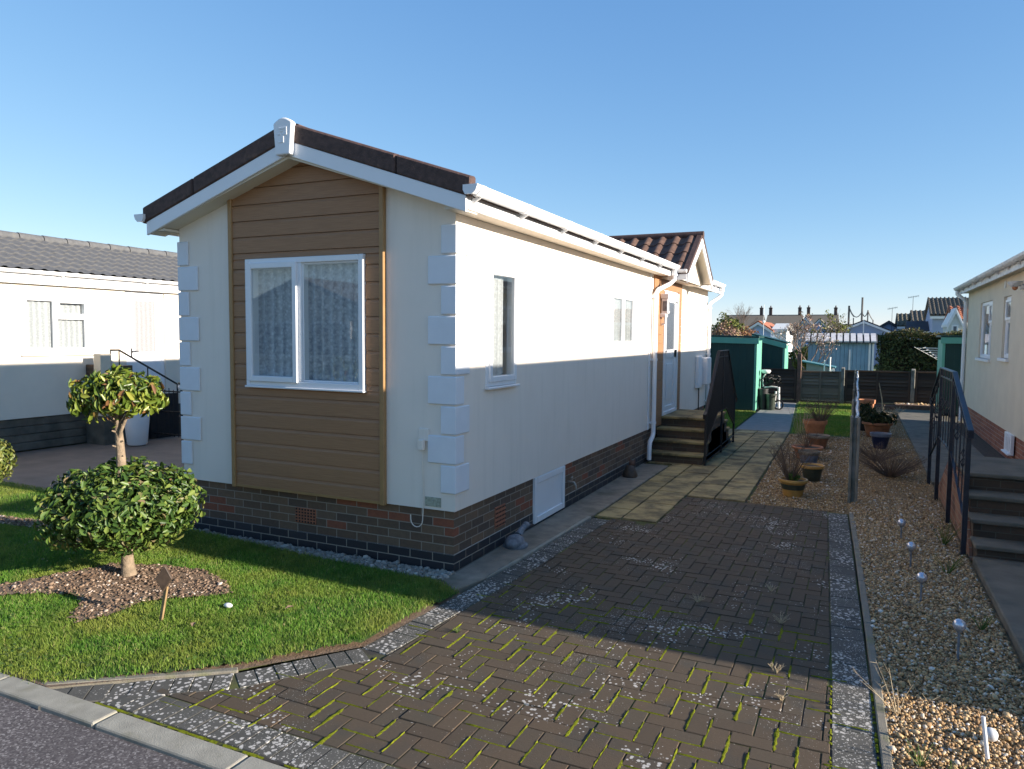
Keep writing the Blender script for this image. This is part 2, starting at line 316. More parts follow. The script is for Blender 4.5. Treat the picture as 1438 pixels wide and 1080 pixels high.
# ------------------------------------------------------------------ mesh builder
class Frame:
    """a wall plane: u along it, z up, n outwards"""
    def __init__(s, o, u, n): s.o = Vector(o); s.u = Vector(u); s.n = Vector(n)
    def p(s, u, v, n=0): return tuple(s.o + s.u*u + s.n*n + Vector((0, 0, v)))
class MB:
    def __init__(s): s.v = []; s.f = []
    def add(s, vs, fs):
        b = len(s.v); s.v += [tuple(v) for v in vs]; s.f += [tuple(i+b for i in f) for f in fs]; return s
    HEX = [(0, 3, 2, 1), (4, 5, 6, 7), (0, 1, 5, 4), (1, 2, 6, 5), (2, 3, 7, 6), (3, 0, 4, 7)]
    def box(s, x0, y0, z0, x1, y1, z1):
        return s.add([(x0, y0, z0), (x1, y0, z0), (x1, y1, z0), (x0, y1, z0), (x0, y0, z1), (x1, y0, z1), (x1, y1, z1), (x0, y1, z1)], s.HEX)
    def fbox(s, fr, u0, u1, v0, v1, n0, n1):
        P = [fr.p(u, v, n) for v in (v0, v1) for (u, n) in ((u0, n0), (u1, n0), (u1, n1), (u0, n1))]
        return s.add(P, s.HEX)
    def quad(s, a, b, c, d): return s.add([a, b, c, d], [(0, 1, 2, 3)])
    def hexa(s, bot, top): return s.add(list(bot)+list(top), s.HEX)
    def tube(s, pts, r, n=8, cap=True):
        pts = [Vector(p) for p in pts]; rr = r if isinstance(r, (list, tuple)) else [r]*len(pts)
        rings = []; prev = None
        for i, p in enumerate(pts):
            d = (pts[min(i+1, len(pts)-1)] - pts[max(i-1, 0)])
            d = d.normalized() if d.length > 1e-9 else Vector((0, 0, 1))
            if prev is None:
                a = Vector((0, 0, 1)) if abs(d.z) < .9 else Vector((1, 0, 0))
                x = d.cross(a).normalized()
            else:
                x = (prev - d*prev.dot(d)); x = x.normalized() if x.length > 1e-6 else d.orthogonal().normalized()
            prev = x; y = d.cross(x)
            rings.append([p + (x*math.cos(2*math.pi*k/n) + y*math.sin(2*math.pi*k/n))*rr[i] for k in range(n)])
        vs = [v for ring in rings for v in ring]; fs = []
        for i in range(len(rings)-1):
            for k in range(n):
                fs.append((i*n+k, i*n+(k+1) % n, (i+1)*n+(k+1) % n, (i+1)*n+k))
        if cap: fs += [tuple(range(n))[::-1], tuple((len(rings)-1)*n+k for k in range(n))]
        return s.add(vs, fs)
    def lathe(s, prof, c=(0, 0, 0), n=24):
        vs = []; fs = []
        for (r, z) in prof:
            for k in range(n):
                a = 2*math.pi*k/n; vs.append((c[0]+r*math.cos(a), c[1]+r*math.sin(a), c[2]+z))
        for i in range(len(prof)-1):
            for k in range(n): fs.append((i*n+k, i*n+(k+1) % n, (i+1)*n+(k+1) % n, (i+1)*n+k))
        return s.add(vs, fs)
    def extrude(s, poly, dvec):
        """closed polygon of 3-D points pushed along dvec"""
        d = Vector(dvec); n = len(poly); a = [Vector(p) for p in poly]
        fs = [tuple(range(n))[::-1], tuple(range(n, 2*n))] + [(i, (i+1) % n, n+(i+1) % n, n+i) for i in range(n)]
        return s.add(a+[p+d for p in a], fs)
    def sphere(s, c, r, n=12, m=8, sc=(1, 1, 1)):
        prof = [(max(1e-4, r*math.sin(math.pi*i/m)), -r*math.cos(math.pi*i/m)) for i in range(m+1)]
        b = len(s.v); s.lathe(prof, (0, 0, 0), n)
        for i in range(b, len(s.v)):
            x, y, z = s.v[i]; s.v[i] = (c[0]+x*sc[0], c[1]+y*sc[1], c[2]+z*sc[2])
        return s
    def build(s, name, m, parent=None, bevel=0, smooth=None, seg=1):
        root = parent
        while root is not None and root.parent is not None: root = root.parent
        off = ROOTLOC.get(root.name, (0, 0, 0)) if root else (0, 0, 0)
        vs = [(v[0]-off[0], v[1]-off[1], v[2]-off[2]) for v in s.v]
        me = bpy.data.meshes.new(name); me.from_pydata(vs, [], s.f)
        bm = bmesh.new(); bm.from_mesh(me)
        bmesh.ops.recalc_face_normals(bm, faces=bm.faces)
        if bevel:
            ed = [e for e in bm.edges if len(e.link_faces) == 2 and e.calc_face_angle(0) > .5]
            bmesh.ops.bevel(bm, geom=ed, offset=bevel, segments=seg, affect='EDGES', profile=.5)
        bm.to_mesh(me); bm.free()
        finish(me, off, m, smooth)
        return link(name, me, parent)
def finish(me, off, m, smooth=None):
    if m is not None: me.materials.append(M[m] if isinstance(m, str) else m)
    if len(me.polygons) < 60000:
        uvl = me.uv_layers.new(name='UVMap')
        nv = len(me.vertices); nl = len(me.loops); npo = len(me.polygons)
        co = np.empty(nv*3, 'f'); me.vertices.foreach_get('co', co); co = co.reshape(-1, 3) + np.array(off, 'f')
        li = np.empty(nl, 'i'); me.loops.foreach_get('vertex_index', li)
        no = np.empty(npo*3, 'f'); me.polygons.foreach_get('normal', no); no = np.abs(no.reshape(-1, 3))
        tot = np.empty(npo, 'i'); me.polygons.foreach_get('loop_total', tot)
        ax = np.repeat(no.argmax(1), tot); P = co[li]
        U = np.where(ax == 0, P[:, 1], P[:, 0]); V = np.where(ax == 2, P[:, 1], P[:, 2])
        uvl.data.foreach_set('uv', np.stack([U, V], 1).astype('f').ravel())
    if smooth is not None:
        me.polygons.foreach_set('use_smooth', [True]*len(me.polygons))
        try: me.set_sharp_from_angle(angle=R(smooth))
        except Exception: pass
    me.update()
def link(name, me, parent=None):
    o = bpy.data.objects.new(name, me); COL.objects.link(o)
    if parent is not None: o.parent = parent
    return o
def np_mesh(name, V, F, m, parent=None, smooth=False):
    V = np.asarray(V, 'f'); F = np.asarray(F, 'i')
    me = bpy.data.meshes.new(name); k = F.shape[1]
    root = parent
    while root is not None and root.parent is not None: root = root.parent
    if root: V = V - np.array(ROOTLOC.get(root.name, (0, 0, 0)), 'f')
    me.vertices.add(len(V)); me.vertices.foreach_set('co', V.ravel())
    me.loops.add(F.size); me.loops.foreach_set('vertex_index', F.ravel())
    me.polygons.add(len(F)); me.polygons.foreach_set('loop_start', np.arange(0, F.size, k, dtype='i'))
    if smooth: me.polygons.foreach_set('use_smooth', np.ones(len(F), bool))
    me.update(calc_edges=True); me.materials.append(M[m] if isinstance(m, str) else m)
    return link(name, me, parent)
def thing(name, label, cat, loc=(0, 0, 0), group=None):
    o = bpy.data.objects.new(name, None); o.empty_display_size = .2; COL.objects.link(o)
    o.location = loc; o['label'] = label; o['category'] = cat
    if group: o['group'] = group
    ROOTLOC[o.name] = tuple(loc); return o
def tag(o, label, cat, group=None, kind=None):
    o['label'] = label; o['category'] = cat
    if group: o['group'] = group
    if kind: o['kind'] = kind
    return o
def struct(o): o['kind'] = 'structure'; return o
def dup(root, loc, label=None, rotz=0):
    r = root.copy(); COL.objects.link(r); r.location = loc; r.rotation_euler.z = rotz
    if label: r['label'] = label
    def rec(src, dst):
        for ch in src.children:
            c = ch.copy(); COL.objects.link(c); c.parent = dst; rec(ch, c)
    rec(root, r); return r
def sheet(name, poly, z, m, kind='structure'):
    mb = MB(); mb.add([(x, y, z) for x, y in poly], [tuple(range(len(poly)))])
    o = mb.build(name, m); o['kind'] = kind; return o
def slab(name, poly, z0, z1, m, bevel=.008):
    o = MB().extrude([(x, y, z0) for x, y in poly], (0, 0, z1-z0)).build(name, m, bevel=bevel); o['kind'] = 'structure'; return o

def inside(poly, X, Y):
    c = np.zeros(X.shape, bool); n = len(poly); j = n-1
    for i in range(n):
        xi, yi = poly[i]; xj, yj = poly[j]
        t = ((yi > Y) != (yj > Y)) & (X < (xj-xi)*(Y-yi)/((yj-yi) or 1e-12)+xi)
        c ^= t; j = i
    return c
def scatter(poly, n, rs):
    xs = [p[0] for p in poly]; ys = [p[1] for p in poly]
    X = rs.uniform(min(xs), max(xs), n); Y = rs.uniform(min(ys), max(ys), n)
    k = inside(poly, X, Y); return X[k], Y[k]

# ------------------------------------------------------------------ camera, sun, sky
CAMP = (2.9734, -5.214, 1.981)
yaw, pitch, roll = .4409, -.0666, .0085
fw = Vector((-math.sin(yaw)*math.cos(pitch), math.cos(yaw)*math.cos(pitch), math.sin(pitch)))
rt = Vector((math.cos(yaw), math.sin(yaw), 0)); up = rt.cross(fw)
r2 = rt*math.cos(roll) + up*math.sin(roll); u2 = -rt*math.sin(roll) + up*math.cos(roll)
cam = bpy.data.cameras.new('camera'); co = bpy.data.objects.new('camera', cam); COL.objects.link(co)
mw = Matrix((r2, u2, -fw)).transposed().to_4x4(); mw.translation = CAMP; co.matrix_world = mw
cam.sensor_width = 36; cam.lens = 1030.8/1438*36; cam.clip_start = .05; cam.clip_end = 3000
S.camera = co
EL, AZ = R(16.6), R(0.4)
sd = Vector((math.cos(EL)*math.cos(AZ), math.cos(EL)*math.sin(AZ), math.sin(EL)))
sl = bpy.data.lights.new('sun', 'SUN'); sl.energy = 5.0; sl.angle = R(.55); sl.color = (1, .89, .76)
so = bpy.data.objects.new('sun', sl); COL.objects.link(so); so.rotation_euler = (-sd).to_track_quat('-Z', 'Y').to_euler()
so.location = (20, 0, 12)
W = bpy.data.worlds.new('World'); S.world = W; W.use_nodes = True
nt = W.node_tree; nt.nodes.clear()
sky = nt.nodes.new('ShaderNodeTexSky'); sky.sky_type = 'NISHITA'; sky.sun_disc = False
sky.sun_elevation = EL; sky.sun_rotation = R(90)-AZ; sky.altitude = 0; sky.air_density = .75; sky.dust_density = 0.05; sky.ozone_density = 3.2
bg = nt.nodes.new('ShaderNodeBackground'); bg.inputs[1].default_value = .098
wo = nt.nodes.new('ShaderNodeOutputWorld'); 
sp = nt.nodes.new('ShaderNodeSeparateColor'); cb = nt.nodes.new('ShaderNodeCombineColor'); nt.links.new(sky.outputs[0], sp.inputs[0])
for ch, (k_, p_) in enumerate(((1.09, .90), (1.42, .67), (2.2, .43))):      # grade of the clear winter sky
    pw = nt.nodes.new('ShaderNodeMath'); pw.operation = 'POWER'; pw.inputs[1].default_value = p_; nt.links.new(sp.outputs[ch], pw.inputs[0])
    ml = nt.nodes.new('ShaderNodeMath'); ml.operation = 'MULTIPLY'; ml.inputs[1].default_value = k_; nt.links.new(pw.outputs[0], ml.inputs[0]); nt.links.new(ml.outputs[0], cb.inputs[ch])
nt.links.new(cb.outputs[0], bg.inputs[0]); nt.links.new(bg.outputs[0], wo.inputs[0])
S.view_settings.view_transform = 'Standard'; S.view_settings.look = 'None'; S.view_settings.exposure = 1.16; S.view_settings.gamma = 1
S.cycles.max_bounces = 8; S.cycles.transparent_max_bounces = 12
try: S.cycles.use_denoising = True
except Exception: pass

# ------------------------------------------------------------------ ground
sheet('ground', [(-400, -300), (400, -300), (400, 700), (-400, 700)], -.06, 'field')
sheet('earth', [(-14, 5), (12, 5), (12, 19.2), (-14, 19.2)], -.03, 'earth')
sheet('road', [(-60, -10), (60, -10), (60, -2.86), (-60, -2.86)], -.024, 'asphalt')
mb = MB()
x = -13.2
while x < 8:
    mb.box(x+.004, -2.865, -.12, x+.905, -2.722, .004+rnd.uniform(-.002, .003)); x += .91
struct(mb.build('kerb', 'kerb', bevel=.012, seg=2))

DRIVE = [(.40, 2.33), (.335, .5), (.27, -.40), (.19, -1.52), (-.26, -2.13), (-1.02, -2.715), (3.17, -2.715), (3.14, -1.5), (3.10, -.6), (2.99, 2.3), (2.925, 3.83), (1.05, 3.88), (1.10, 2.40)]
def shrink_right(y): return 2.985 + (2.3-y)*.0373 if y < 2.3 else 2.985-(y-2.3)*.041
def left_edge(y):
    pts = [(-2.715, -1.02), (-2.13, -.26), (-1.52, .19), (-.40, .27), (.5, .335), (2.33, .40), (2.36, 1.09), (3.9, 1.05)]
    for (a, xa), (b, xb) in zip(pts, pts[1:]):
        if a <= y <= b: return xa+(xb-xa)*(y-a)/(b-a)
    return 9
sheet('paving_bed', DRIVE, -.006, 'joint')
# border courses: along the left edge, along the kerb, down the right side
brown, grey = MB(), MB()
mossV, mossF = [], []
def block(mb, pts, z=0.0):
    """one clipped block: top polygon pushed down, its top edge chamfered"""
    c = Vector((sum(p[0] for p in pts)/len(pts), sum(p[1] for p in pts)/len(pts)))
    dz = rnd.uniform(-.0025, .0025)+z; tx, ty = rnd.uniform(-.006, .006), rnd.uniform(-.006, .006)
    n = len(pts)
    def ins(p, d):
        v = Vector(p)-c; l = v.length; return c+v*max(0, (l-d)/l)
    h = lambda q: dz+(q.x-c.x)*tx+(q.y-c.y)*ty
    top = [ins(p, .0045) for p in pts]; mid = [ins(p, .0) for p in pts]
    vs = [(q.x, q.y, h(q)) for q in top]+[(q.x, q.y, h(q)-.0045) for q in mid]+[(q.x, q.y, -.05) for q in mid]
    fs = [tuple(range(n))]+[(i, n+i, n+(i+1) % n, (i+1) % n) for i in range(n)]+[(n+i, 2*n+i, 2*n+(i+1) % n, n+(i+1) % n) for i in range(n)]
    mb.add(vs, fs)
def clip(poly, a, b):
    """keep the part left of a->b"""
    if not poly: return poly
    out = []; n = len(poly)
    f = lambda p: (b[0]-a[0])*(p[1]-a[1])-(b[1]-a[1])*(p[0]-a[0])
    for i in range(n):
        p, q = poly[i], poly[(i+1) % n]; fp, fq = f(p), f(q)
        if fp >= 0: out.append(p)
        if (fp < 0) != (fq < 0):
            t = fp/(fp-fq); out.append((p[0]+(q[0]-p[0])*t, p[1]+(q[1]-p[1])*t))
    return out
def area(p): return abs(sum(p[i][0]*p[(i+1) % len(p)][1]-p[(i+1) % len(p)][0]*p[i][1] for i in range(len(p))))/2
BW = .105
LEFT = [(-1.02, -2.715), (-.26, -2.13), (.19, -1.52), (.27, -.40), (.335, .5), (.40, 2.33)]
def course(path, width, step, mb, gap=.006):
    """soldier course inside (to the right of) a path"""
    for (a, b) in zip(path, path[1:]):
        a, b = Vector(a), Vector(b); d = (b-a); Ln = d.length; d.normalize(); nrm = Vector((d.y, -d.x))
        k = max(1, round(Ln/step)); st = Ln/k
        for i in range(k):
            p = a+d*(i*st+gap/2); q = a+d*((i+1)*st-gap/2)
            block(mb, [tuple(p+nrm*.004), tuple(p+nrm*(width-.004)), tuple(q+nrm*(width-.004)), tuple(q+nrm*.004)])
course(LEFT, .205, BW, grey)
course([(3.162, -2.70), (-.70, -2.70)], .205, BW, grey)
course([(2.925, 3.80), (2.985, 2.3), (3.10, -.6), (3.155, -2.48)], .205, .205, grey)
# herringbone field, clipped to the inside of the borders
INS = [(-.70, -2.49), (2.945, -2.49), (2.94, -1.5), (2.89, -.6), (2.775, 2.3), (2.71, 3.86), (1.05, 3.86), (1.09, 2.36), (.61, 2.33), (.545, .5), (.48, -.42), (.405, -1.58), (-.12, -2.28), (-.42, -2.49)]
CL = [((-1.42, -2.49), (2.945, -2.49)), ((2.945, -2.49), (2.89, -.6)), ((2.89, -.6), (2.71, 3.86)), ((2.71, 3.86), (.3, 3.86))]
ox, oy = -.9, -2.55
for i in range(-2, 46):
    for j in range(-2, 72):
        k = {1: 0, 3: 3}.get((i+j) % 4, 9)
        if k == 9: continue
        x0, y0 = ox+i*BW, oy+j*BW
        g = .0025; gv = .0042
        x1, y1 = (x0+2*BW, y0+BW) if k == 0 else (x0+BW, y0+2*BW)
        cx, cy = (x0+x1)/2, (y0+y1)/2
        poly = [(x0+gv*.8, y0+g), (x1-gv*.8, y0+g), (x1-gv*.8, y1-g), (x0+gv*.8, y1-g)]
        for a, b in CL: poly = clip(poly, a, b) if poly else poly
        for a, b in zip(INS[8:], INS[9:]):
            if poly and a[1] < 2.335 and b[1]-.02 < cy < a[1]+.02: poly = clip(poly, a, b)
        if poly and cx < 1.16 and cy > 2.2:
            if cx < 1.05: poly = clip(poly, (3, 2.34), (-1, 2.41))
            else: poly = clip(poly, (1.06, 3.9), (1.095, 2.3))
        if not poly or len(poly) < 3 or area(poly) < .0012: continue
        if cy > 2.38 and max(p[0] for p in poly) < 1.07: continue
        block(brown, poly)
        # moss proud in the long joints, thickest towards the road
        if k == 3 and cy < .35 and inside(INS, np.array([x0]), np.array([cy]))[0]:
            pr = .97 if cy < -.45 else .6 if cy < -.1 else .3
            nz = .5+.5*math.sin(cx*2.3+cy*1.7)
            if rnd.random() < pr*(.45+.55*nz)+.1: mossV.append((x0, y0, y1-y0, rnd.uniform(.6, 1.3), True))
        if k == 0 and cy < .1 and rnd.random() < .55: mossV.append((x0, y0, x1-x0, rnd.uniform(.3, .6), False))
struct(brown.build('driveway', 'block'))
struct(grey.build('driveway_border', 'block_grey'))
mm = MB()
for (x0, y0, L0, s, vert) in mossV:
    n = 9; top = []; lo = []; hi = []
    a0, a1 = rnd.uniform(.0, .12)*L0, rnd.uniform(.85, 1.35 if vert else 1.0)*L0
    for q in range(n+1):
        t = a0+(a1-a0)*q/n; w = .0108*s*rnd.uniform(.5, 1.35)*(.35 if q in (0, n) else 1); h = .0036*rnd.uniform(.4, 1.4)
        if vert: lo.append((x0-w, y0+t, -.003)); top.append((x0+rnd.uniform(-.002, .002), y0+t, h)); hi.append((x0+w, y0+t, -.003))
        else: lo.append((x0+t, y0-w, -.003)); top.append((x0+t, y0, h)); hi.append((x0+t, y0+w, -.003))
    b = lo+top+hi; m1 = n+1
    mm.add(b, [(q, q+1, m1+q+1, m1+q) for q in range(n)]+[(m1+q, m1+q+1, 2*m1+q+1, 2*m1+q) for q in range(n)])
# moss along the kerb and the right edging
for (ax_, ay_, bx_, by_) in ((-.7, -2.712, 3.1, -2.712), (3.15, -2.5, 3.108, -.75), (2.945, -2.5, 2.895, -.75)):
    n = 90
    for q in range(n):
        if rnd.random() < .5: continue
        t0, t1 = q/n, (q+1.1)/n
        w = rnd.uniform(.004, .012); h = rnd.uniform(.001, .005)
        p = Vector((ax_, ay_))*(1-t0)+Vector((bx_, by_))*t0; r = Vector((ax_, ay_))*(1-t1)+Vector((bx_, by_))*t1
        d = (r-p).normalized(); nn = Vector((-d.y, d.x))*w
        mm.add([(p.x-nn.x, p.y-nn.y, -.002), (p.x, p.y, h), (p.x+nn.x, p.y+nn.y, -.002), (r.x-nn.x, r.y-nn.y, -.002), (r.x, r.y, h), (r.x+nn.x, r.y+nn.y, -.002)], [(0, 1, 4, 3), (1, 2, 5, 4)])
tag(mm.build('moss', 'moss', smooth=80), 'bright green moss filling the joints of the block paving', 'moss', kind='stuff')
# edging strips
mb = MB()
for (a, b) in zip([(3.178, -2.71), (3.11, -.6), (3.0, 2.3), (2.935, 3.84)], [(3.11, -.6), (3.0, 2.3), (2.935, 3.84)]):
    d = (Vector(b)-Vector(a)); k = max(1, round(d.length/.92)); nn = Vector((d.y, -d.x)).normalized()*.048
    for i in range(k):
        p = Vector(a)+d*(i/k)+d.normalized()*.003; q = Vector(a)+d*((i+1)/k)-d.normalized()*.003
        mb.extrude([(p.x, p.y, -.1), (p.x+nn.x, p.y+nn.y, -.1), (q.x+nn.x, q.y+nn.y, -.1), (q.x, q.y, -.1)], (0, 0, .108))
for (a, b) in zip([(-1.14, -2.712), (-.29, -2.10)], [(-.29, -2.10), (-.29, -2.10)]):
    if a == b: continue
    mb.extrude([(a[0], a[1], -.1), (a[0]+.06, a[1]-.0, -.1), (b[0]+.035, b[1]-.01, -.1), (b[0], b[1]+.03, -.1)], (0, 0, .106))
struct(mb.build('edging', 'edging', bevel=.006))
# concrete strip beside the house
slab('concrete_strip', [(-.05, -.16), (.20, -.36), (.285, -.02), (.345, 2.33), (.39, 2.40), (.39, 5.9), (-.02, 5.9), (.0, 0)], -.1, .012, 'concrete')
slab('strip_edge', [(.291, .0), (.332, .45), (.395, 2.31), (.352, 2.31)], -.1, .016, 'kerb', .004)
# buff flags
mb = MB()
colsx = [.41, .70, 1.09, 1.43, 1.80]
for ci in range(4):
    y = (2.42 if ci < 2 else 3.90) + (0, .0, .0, .0)[ci]
    while y < 11.1:
        h = rnd.choice((.29, .44, .59, .59)) if ci else rnd.choice((.29, .44))
        y1 = min(y+h, 11.1)
        xr = colsx[ci+1] - (.012*(y-3.9) if ci == 3 else 0); x0 = colsx[ci]
        if ci == 0 and y > 5.9: x0 = .0
        if y1-y > .1:
            q = [(x0+.009, y+.007), (xr-.009, y+.007), (xr-.009, y1-.007), (x0+.009, y1-.007)]
            block(mb, q, .010)
        y = y1
struct(mb.build('patio_flags', 'flag'))
sheet('patio_bed', [(.39, 2.40), (1.09, 2.38), (1.06, 3.88), (1.82, 3.88), (1.72, 11.1), (0, 11.1), (0, 5.9), (.39, 5.9)], -.008, 'joint')
slab('back_path', [(.62, 11.11), (1.71, 11.11), (1.30, 18.6), (.55, 18.6)], -.1, .008, 'grey_path')
sheet('back_lawn', [(1.72, 10.9), (2.90, 10.9), (2.90, 19.0), (1.30, 19.0), (1.30, 18.6)], .0, 'lawn_base')
sheet('side_lawn', [(-2, 11.12), (.60, 11.12), (.54, 15.3), (-2, 15.3)], .0, 'lawn_base')
# gravel beds
GR1 = [(3.22, -2.71), (3.93, -2.71), (3.93, 15.2), (2.95, 15.2), (2.95, 3.86), (3.04, 2.3), (3.15, -.6)]
GR2 = [(1.83, 3.89), (2.95, 3.86), (2.95, 10.9), (1.74, 10.9)]
sheet('gravel_bed', [(3.15, -2.71), (3.95, -2.71), (3.95, 15.6), (1.72, 10.9), (1.83, 3.89), (2.95, 3.85), (3.03, 2.3)], -.012, 'gravel_base')
GR3 = [(-3.35, -.02), (-3.35, -.20), (-1.5, -.22), (0, -.20), (.02, -.02)]
sheet('chip_bed', GR3, .004, 'chip_base')
slab('side_path', [(3.955, -2.715), (5.9, -2.715), (5.9, 2.36), (3.955, 2.36)], -.1, .055, 'path_conc')
slab('rear_path', [(3.95, 6.3), (4.95, 6.3), (4.95, 17.9), (3.95, 17.9)], -.1, .02, 'path_conc')
sheet('soil_bed', [(4.95, 4.4), (5.25, 4.4), (5.25, 15), (4.95, 15)], .01, 'soil')
sheet('neighbour_paving', [(-9.52, .52), (-3.2, .45), (-3.2, 12), (-9.52, 12)], -.015, 'left_pave')

ICO = None
def ico():
    bm = bmesh.new(); bmesh.ops.create_icosphere(bm, subdivisions=1, radius=1)
    v = np.array([x.co[:] for x in bm.verts]); bm.verts.index_update(); f = np.array([[x.index for x in y.verts] for y in bm.faces]); bm.free(); return v, f
IV, IF = ico()
def pebbles(name, X, Y, smin, smax, z, m, flat=.6, pile=.0):
    n = len(X); z = np.zeros(n)+z; s = rs.uniform(smin, smax, n)*(1+.8*(rs.rand(n) < .06))
    sc = np.stack([s*rs.uniform(.75, 1.3, n), s*rs.uniform(.6, 1.0, n), s*rs.uniform(.4, .8, n)*flat/.6], 1)
    V = IV[None]*(1+rs.uniform(-.18, .18, (n, len(IV), 1)))*sc[:, None, :]
    a = rs.uniform(0, 2*np.pi, n); t = rs.uniform(-.6, .6, n)
    ct, st = np.cos(t)[:, None], np.sin(t)[:, None]; x, y_, z_ = V[..., 0], V[..., 1], V[..., 2]
    x, z_ = x*ct+z_*st, -x*st+z_*ct
    ca, sa = np.cos(a)[:, None], np.sin(a)[:, None]
    V = np.stack([x*ca-y_*sa, x*sa+y_*ca, z_], -1)
    V += np.stack([X, Y, z+sc[:, 2]*.5+rs.uniform(0, pile, n)], 1)[:, None]
    F = (IF[None]+(np.arange(n)*len(IV))[:, None, None]).reshape(-1, 3)
    return np_mesh(name, V.reshape(-1, 3), F, m, smooth=True)
def dens(poly, per):
    xs = [p[0] for p in poly]; ys = [p[1] for p in poly]
    return int((max(xs)-min(xs))*(max(ys)-min(ys))*per)
near = [p if p[1] < 5 else (p[0], 5) for p in GR1]
X, Y = scatter(near, dens(near, 6400), rs)
X2, Y2 = scatter([(2.95, 5), (3.93, 5), (3.93, 15.2), (2.95, 15.2)], 9000, rs)
X3, Y3 = scatter(GR2, dens(GR2, 2200), rs)
X4, Y4 = scatter([(3.9, 15.2), (2.95, 15.2), (2.95, 17.8), (3.9, 17.8)], 900, rs)
g = pebbles('gravel', np.concatenate([X, X2, X3, X4]), np.concatenate([Y, Y2, Y3, Y4]), .005, .0118, -.012, 'pebble', .65, .012)
tag(g, 'loose golden brown pea gravel covering the beds beside the driveway', 'gravel', kind='stuff')
# strays of gravel over the paving edge
X, Y = scatter(GR3, 2600, rs)
g = pebbles('stone_chippings', X, Y, .010, .022, .0, 'chips', .7, .012)
tag(g, 'pale grey stone chippings along the foot of the brick plinth', 'gravel', kind='stuff')

# ------------------------------------------------------------------ lawn
def bank(P):
    out = []
    for x, y in P:
        h = min(max(-.032*x-.01, 0), .165)*.9+.025
        out.append((x+(2.97-x)*h/1.981, y+(-5.214-y)*h/1.981))
    return out
BED = [(-3.25, -2.0), (-2.95, -1.66), (-2.78, -1.36), (-2.72, -1.12), (-2.3, -.92), (-1.9, -.86), (-1.55, -.98), (-1.28, -1.16), (-1.42, -1.32), (-1.57, -1.42), (-1.74, -1.60), (-1.72, -1.78), (-1.84, -2.02), (-2.03, -1.93), (-2.10, -1.82), (-2.3, -1.70), (-2.62, -1.79), (-2.95, -1.98)]
STRIP = [(-6.4, -.50), (-5.3, -.50), (-4.6, -.45), (-4.2, -.52), (-4.25, -.66), (-5.0, -.74), (-6.4, -.76)]
BED, STRIP = bank(BED), bank(STRIP)
LAWN = [(-13, -2.72), (-1.16, -2.72), (-.31, -2.08), (.17, -1.5), (.25, -.4), (.16, -.34), (-.05, -.21), (-1.5, -.23), (-3.3, -.21), (-3.4, .45), (-13, .62)]
def lz(x, y):
    e = np.clip(np.minimum(-.2-y, y+2.72)/.5, 0, 1)
    f = np.clip((.42-y)/.5, 0, 1)*np.clip((y+2.72)/1.1, 0, 1)
    return .012+.02*e+.010*np.sin(x*1.7+1)*e+.006*np.sin(y*3.1)*e+np.clip(-.032*x-.01, 0, .165)*f
mb = MB()
sheet('lawn_soil', [(-13, -2.72), (-1.05, -2.72), (-.27, -2.10), (.20, -1.5), (.28, -.4), (.2, -.30), (0, -.18), (-3.4, -.18), (-3.4, .5), (-13, .62)], .002, 'mulch')
nx, ny = 210, 60
gx = np.linspace(-13, .26, nx); gy = np.linspace(-2.72, .62, ny)
ids = {}
for i in range(nx-1):
    for j in range(ny-1):
        cx, cy = (gx[i]+gx[i+1])/2, (gy[j]+gy[j+1])/2
        if inside(LAWN, np.array([cx]), np.array([cy]))[0]:
            q = []
            for a, b in ((i, j), (i+1, j), (i+1, j+1), (i, j+1)):
                if (a, b) not in ids:
                    ids[(a, b)] = len(mb.v); mb.v.append((gx[a], gy[b], float(lz(gx[a], gy[b]))-.012))
                q.append(ids[(a, b)])
            mb.f.append(tuple(q))
struct(mb.build('lawn', 'lawn_base', smooth=60))
for nm, poly in (('mulch_bed', BED), ('mulch_strip', STRIP)):
    mb = MB(); ids = {}; bx = np.arange(min(p[0] for p in poly)-.04, max(p[0] for p in poly)+.04, .04); by = np.arange(min(p[1] for p in poly)-.04, max(p[1] for p in poly)+.04, .04)
    for i in range(len(bx)-1):
        for j in range(len(by)-1):
            if not inside(poly, np.array([bx[i]+.02]), np.array([by[j]+.02]))[0]: continue
            q = []
            for a, b in ((i, j), (i+1, j), (i+1, j+1), (i, j+1)):
                if (a, b) not in ids: ids[(a, b)] = len(mb.v); mb.v.append((bx[a], by[b], float(lz(bx[a], by[b]))+.001+rnd.uniform(0, .008)))
                q.append(ids[(a, b)])
            mb.f.append(tuple(q))
    struct(mb.build(nm, 'mulch', smooth=80))
X, Y = scatter(BED, 3800, rs); Xs, Ys = scatter(STRIP, 1200, rs)
X = np.concatenate([X, Xs]); Y = np.concatenate([Y, Ys])
g = pebbles('bark_chippings', X, Y, .005, .014, lz(X, Y)+.002, 'mulch_chips', .45, .008)
tag(g, 'brown bark chippings and grit on the bare soil around the clipped tree', 'mulch', kind='stuff')

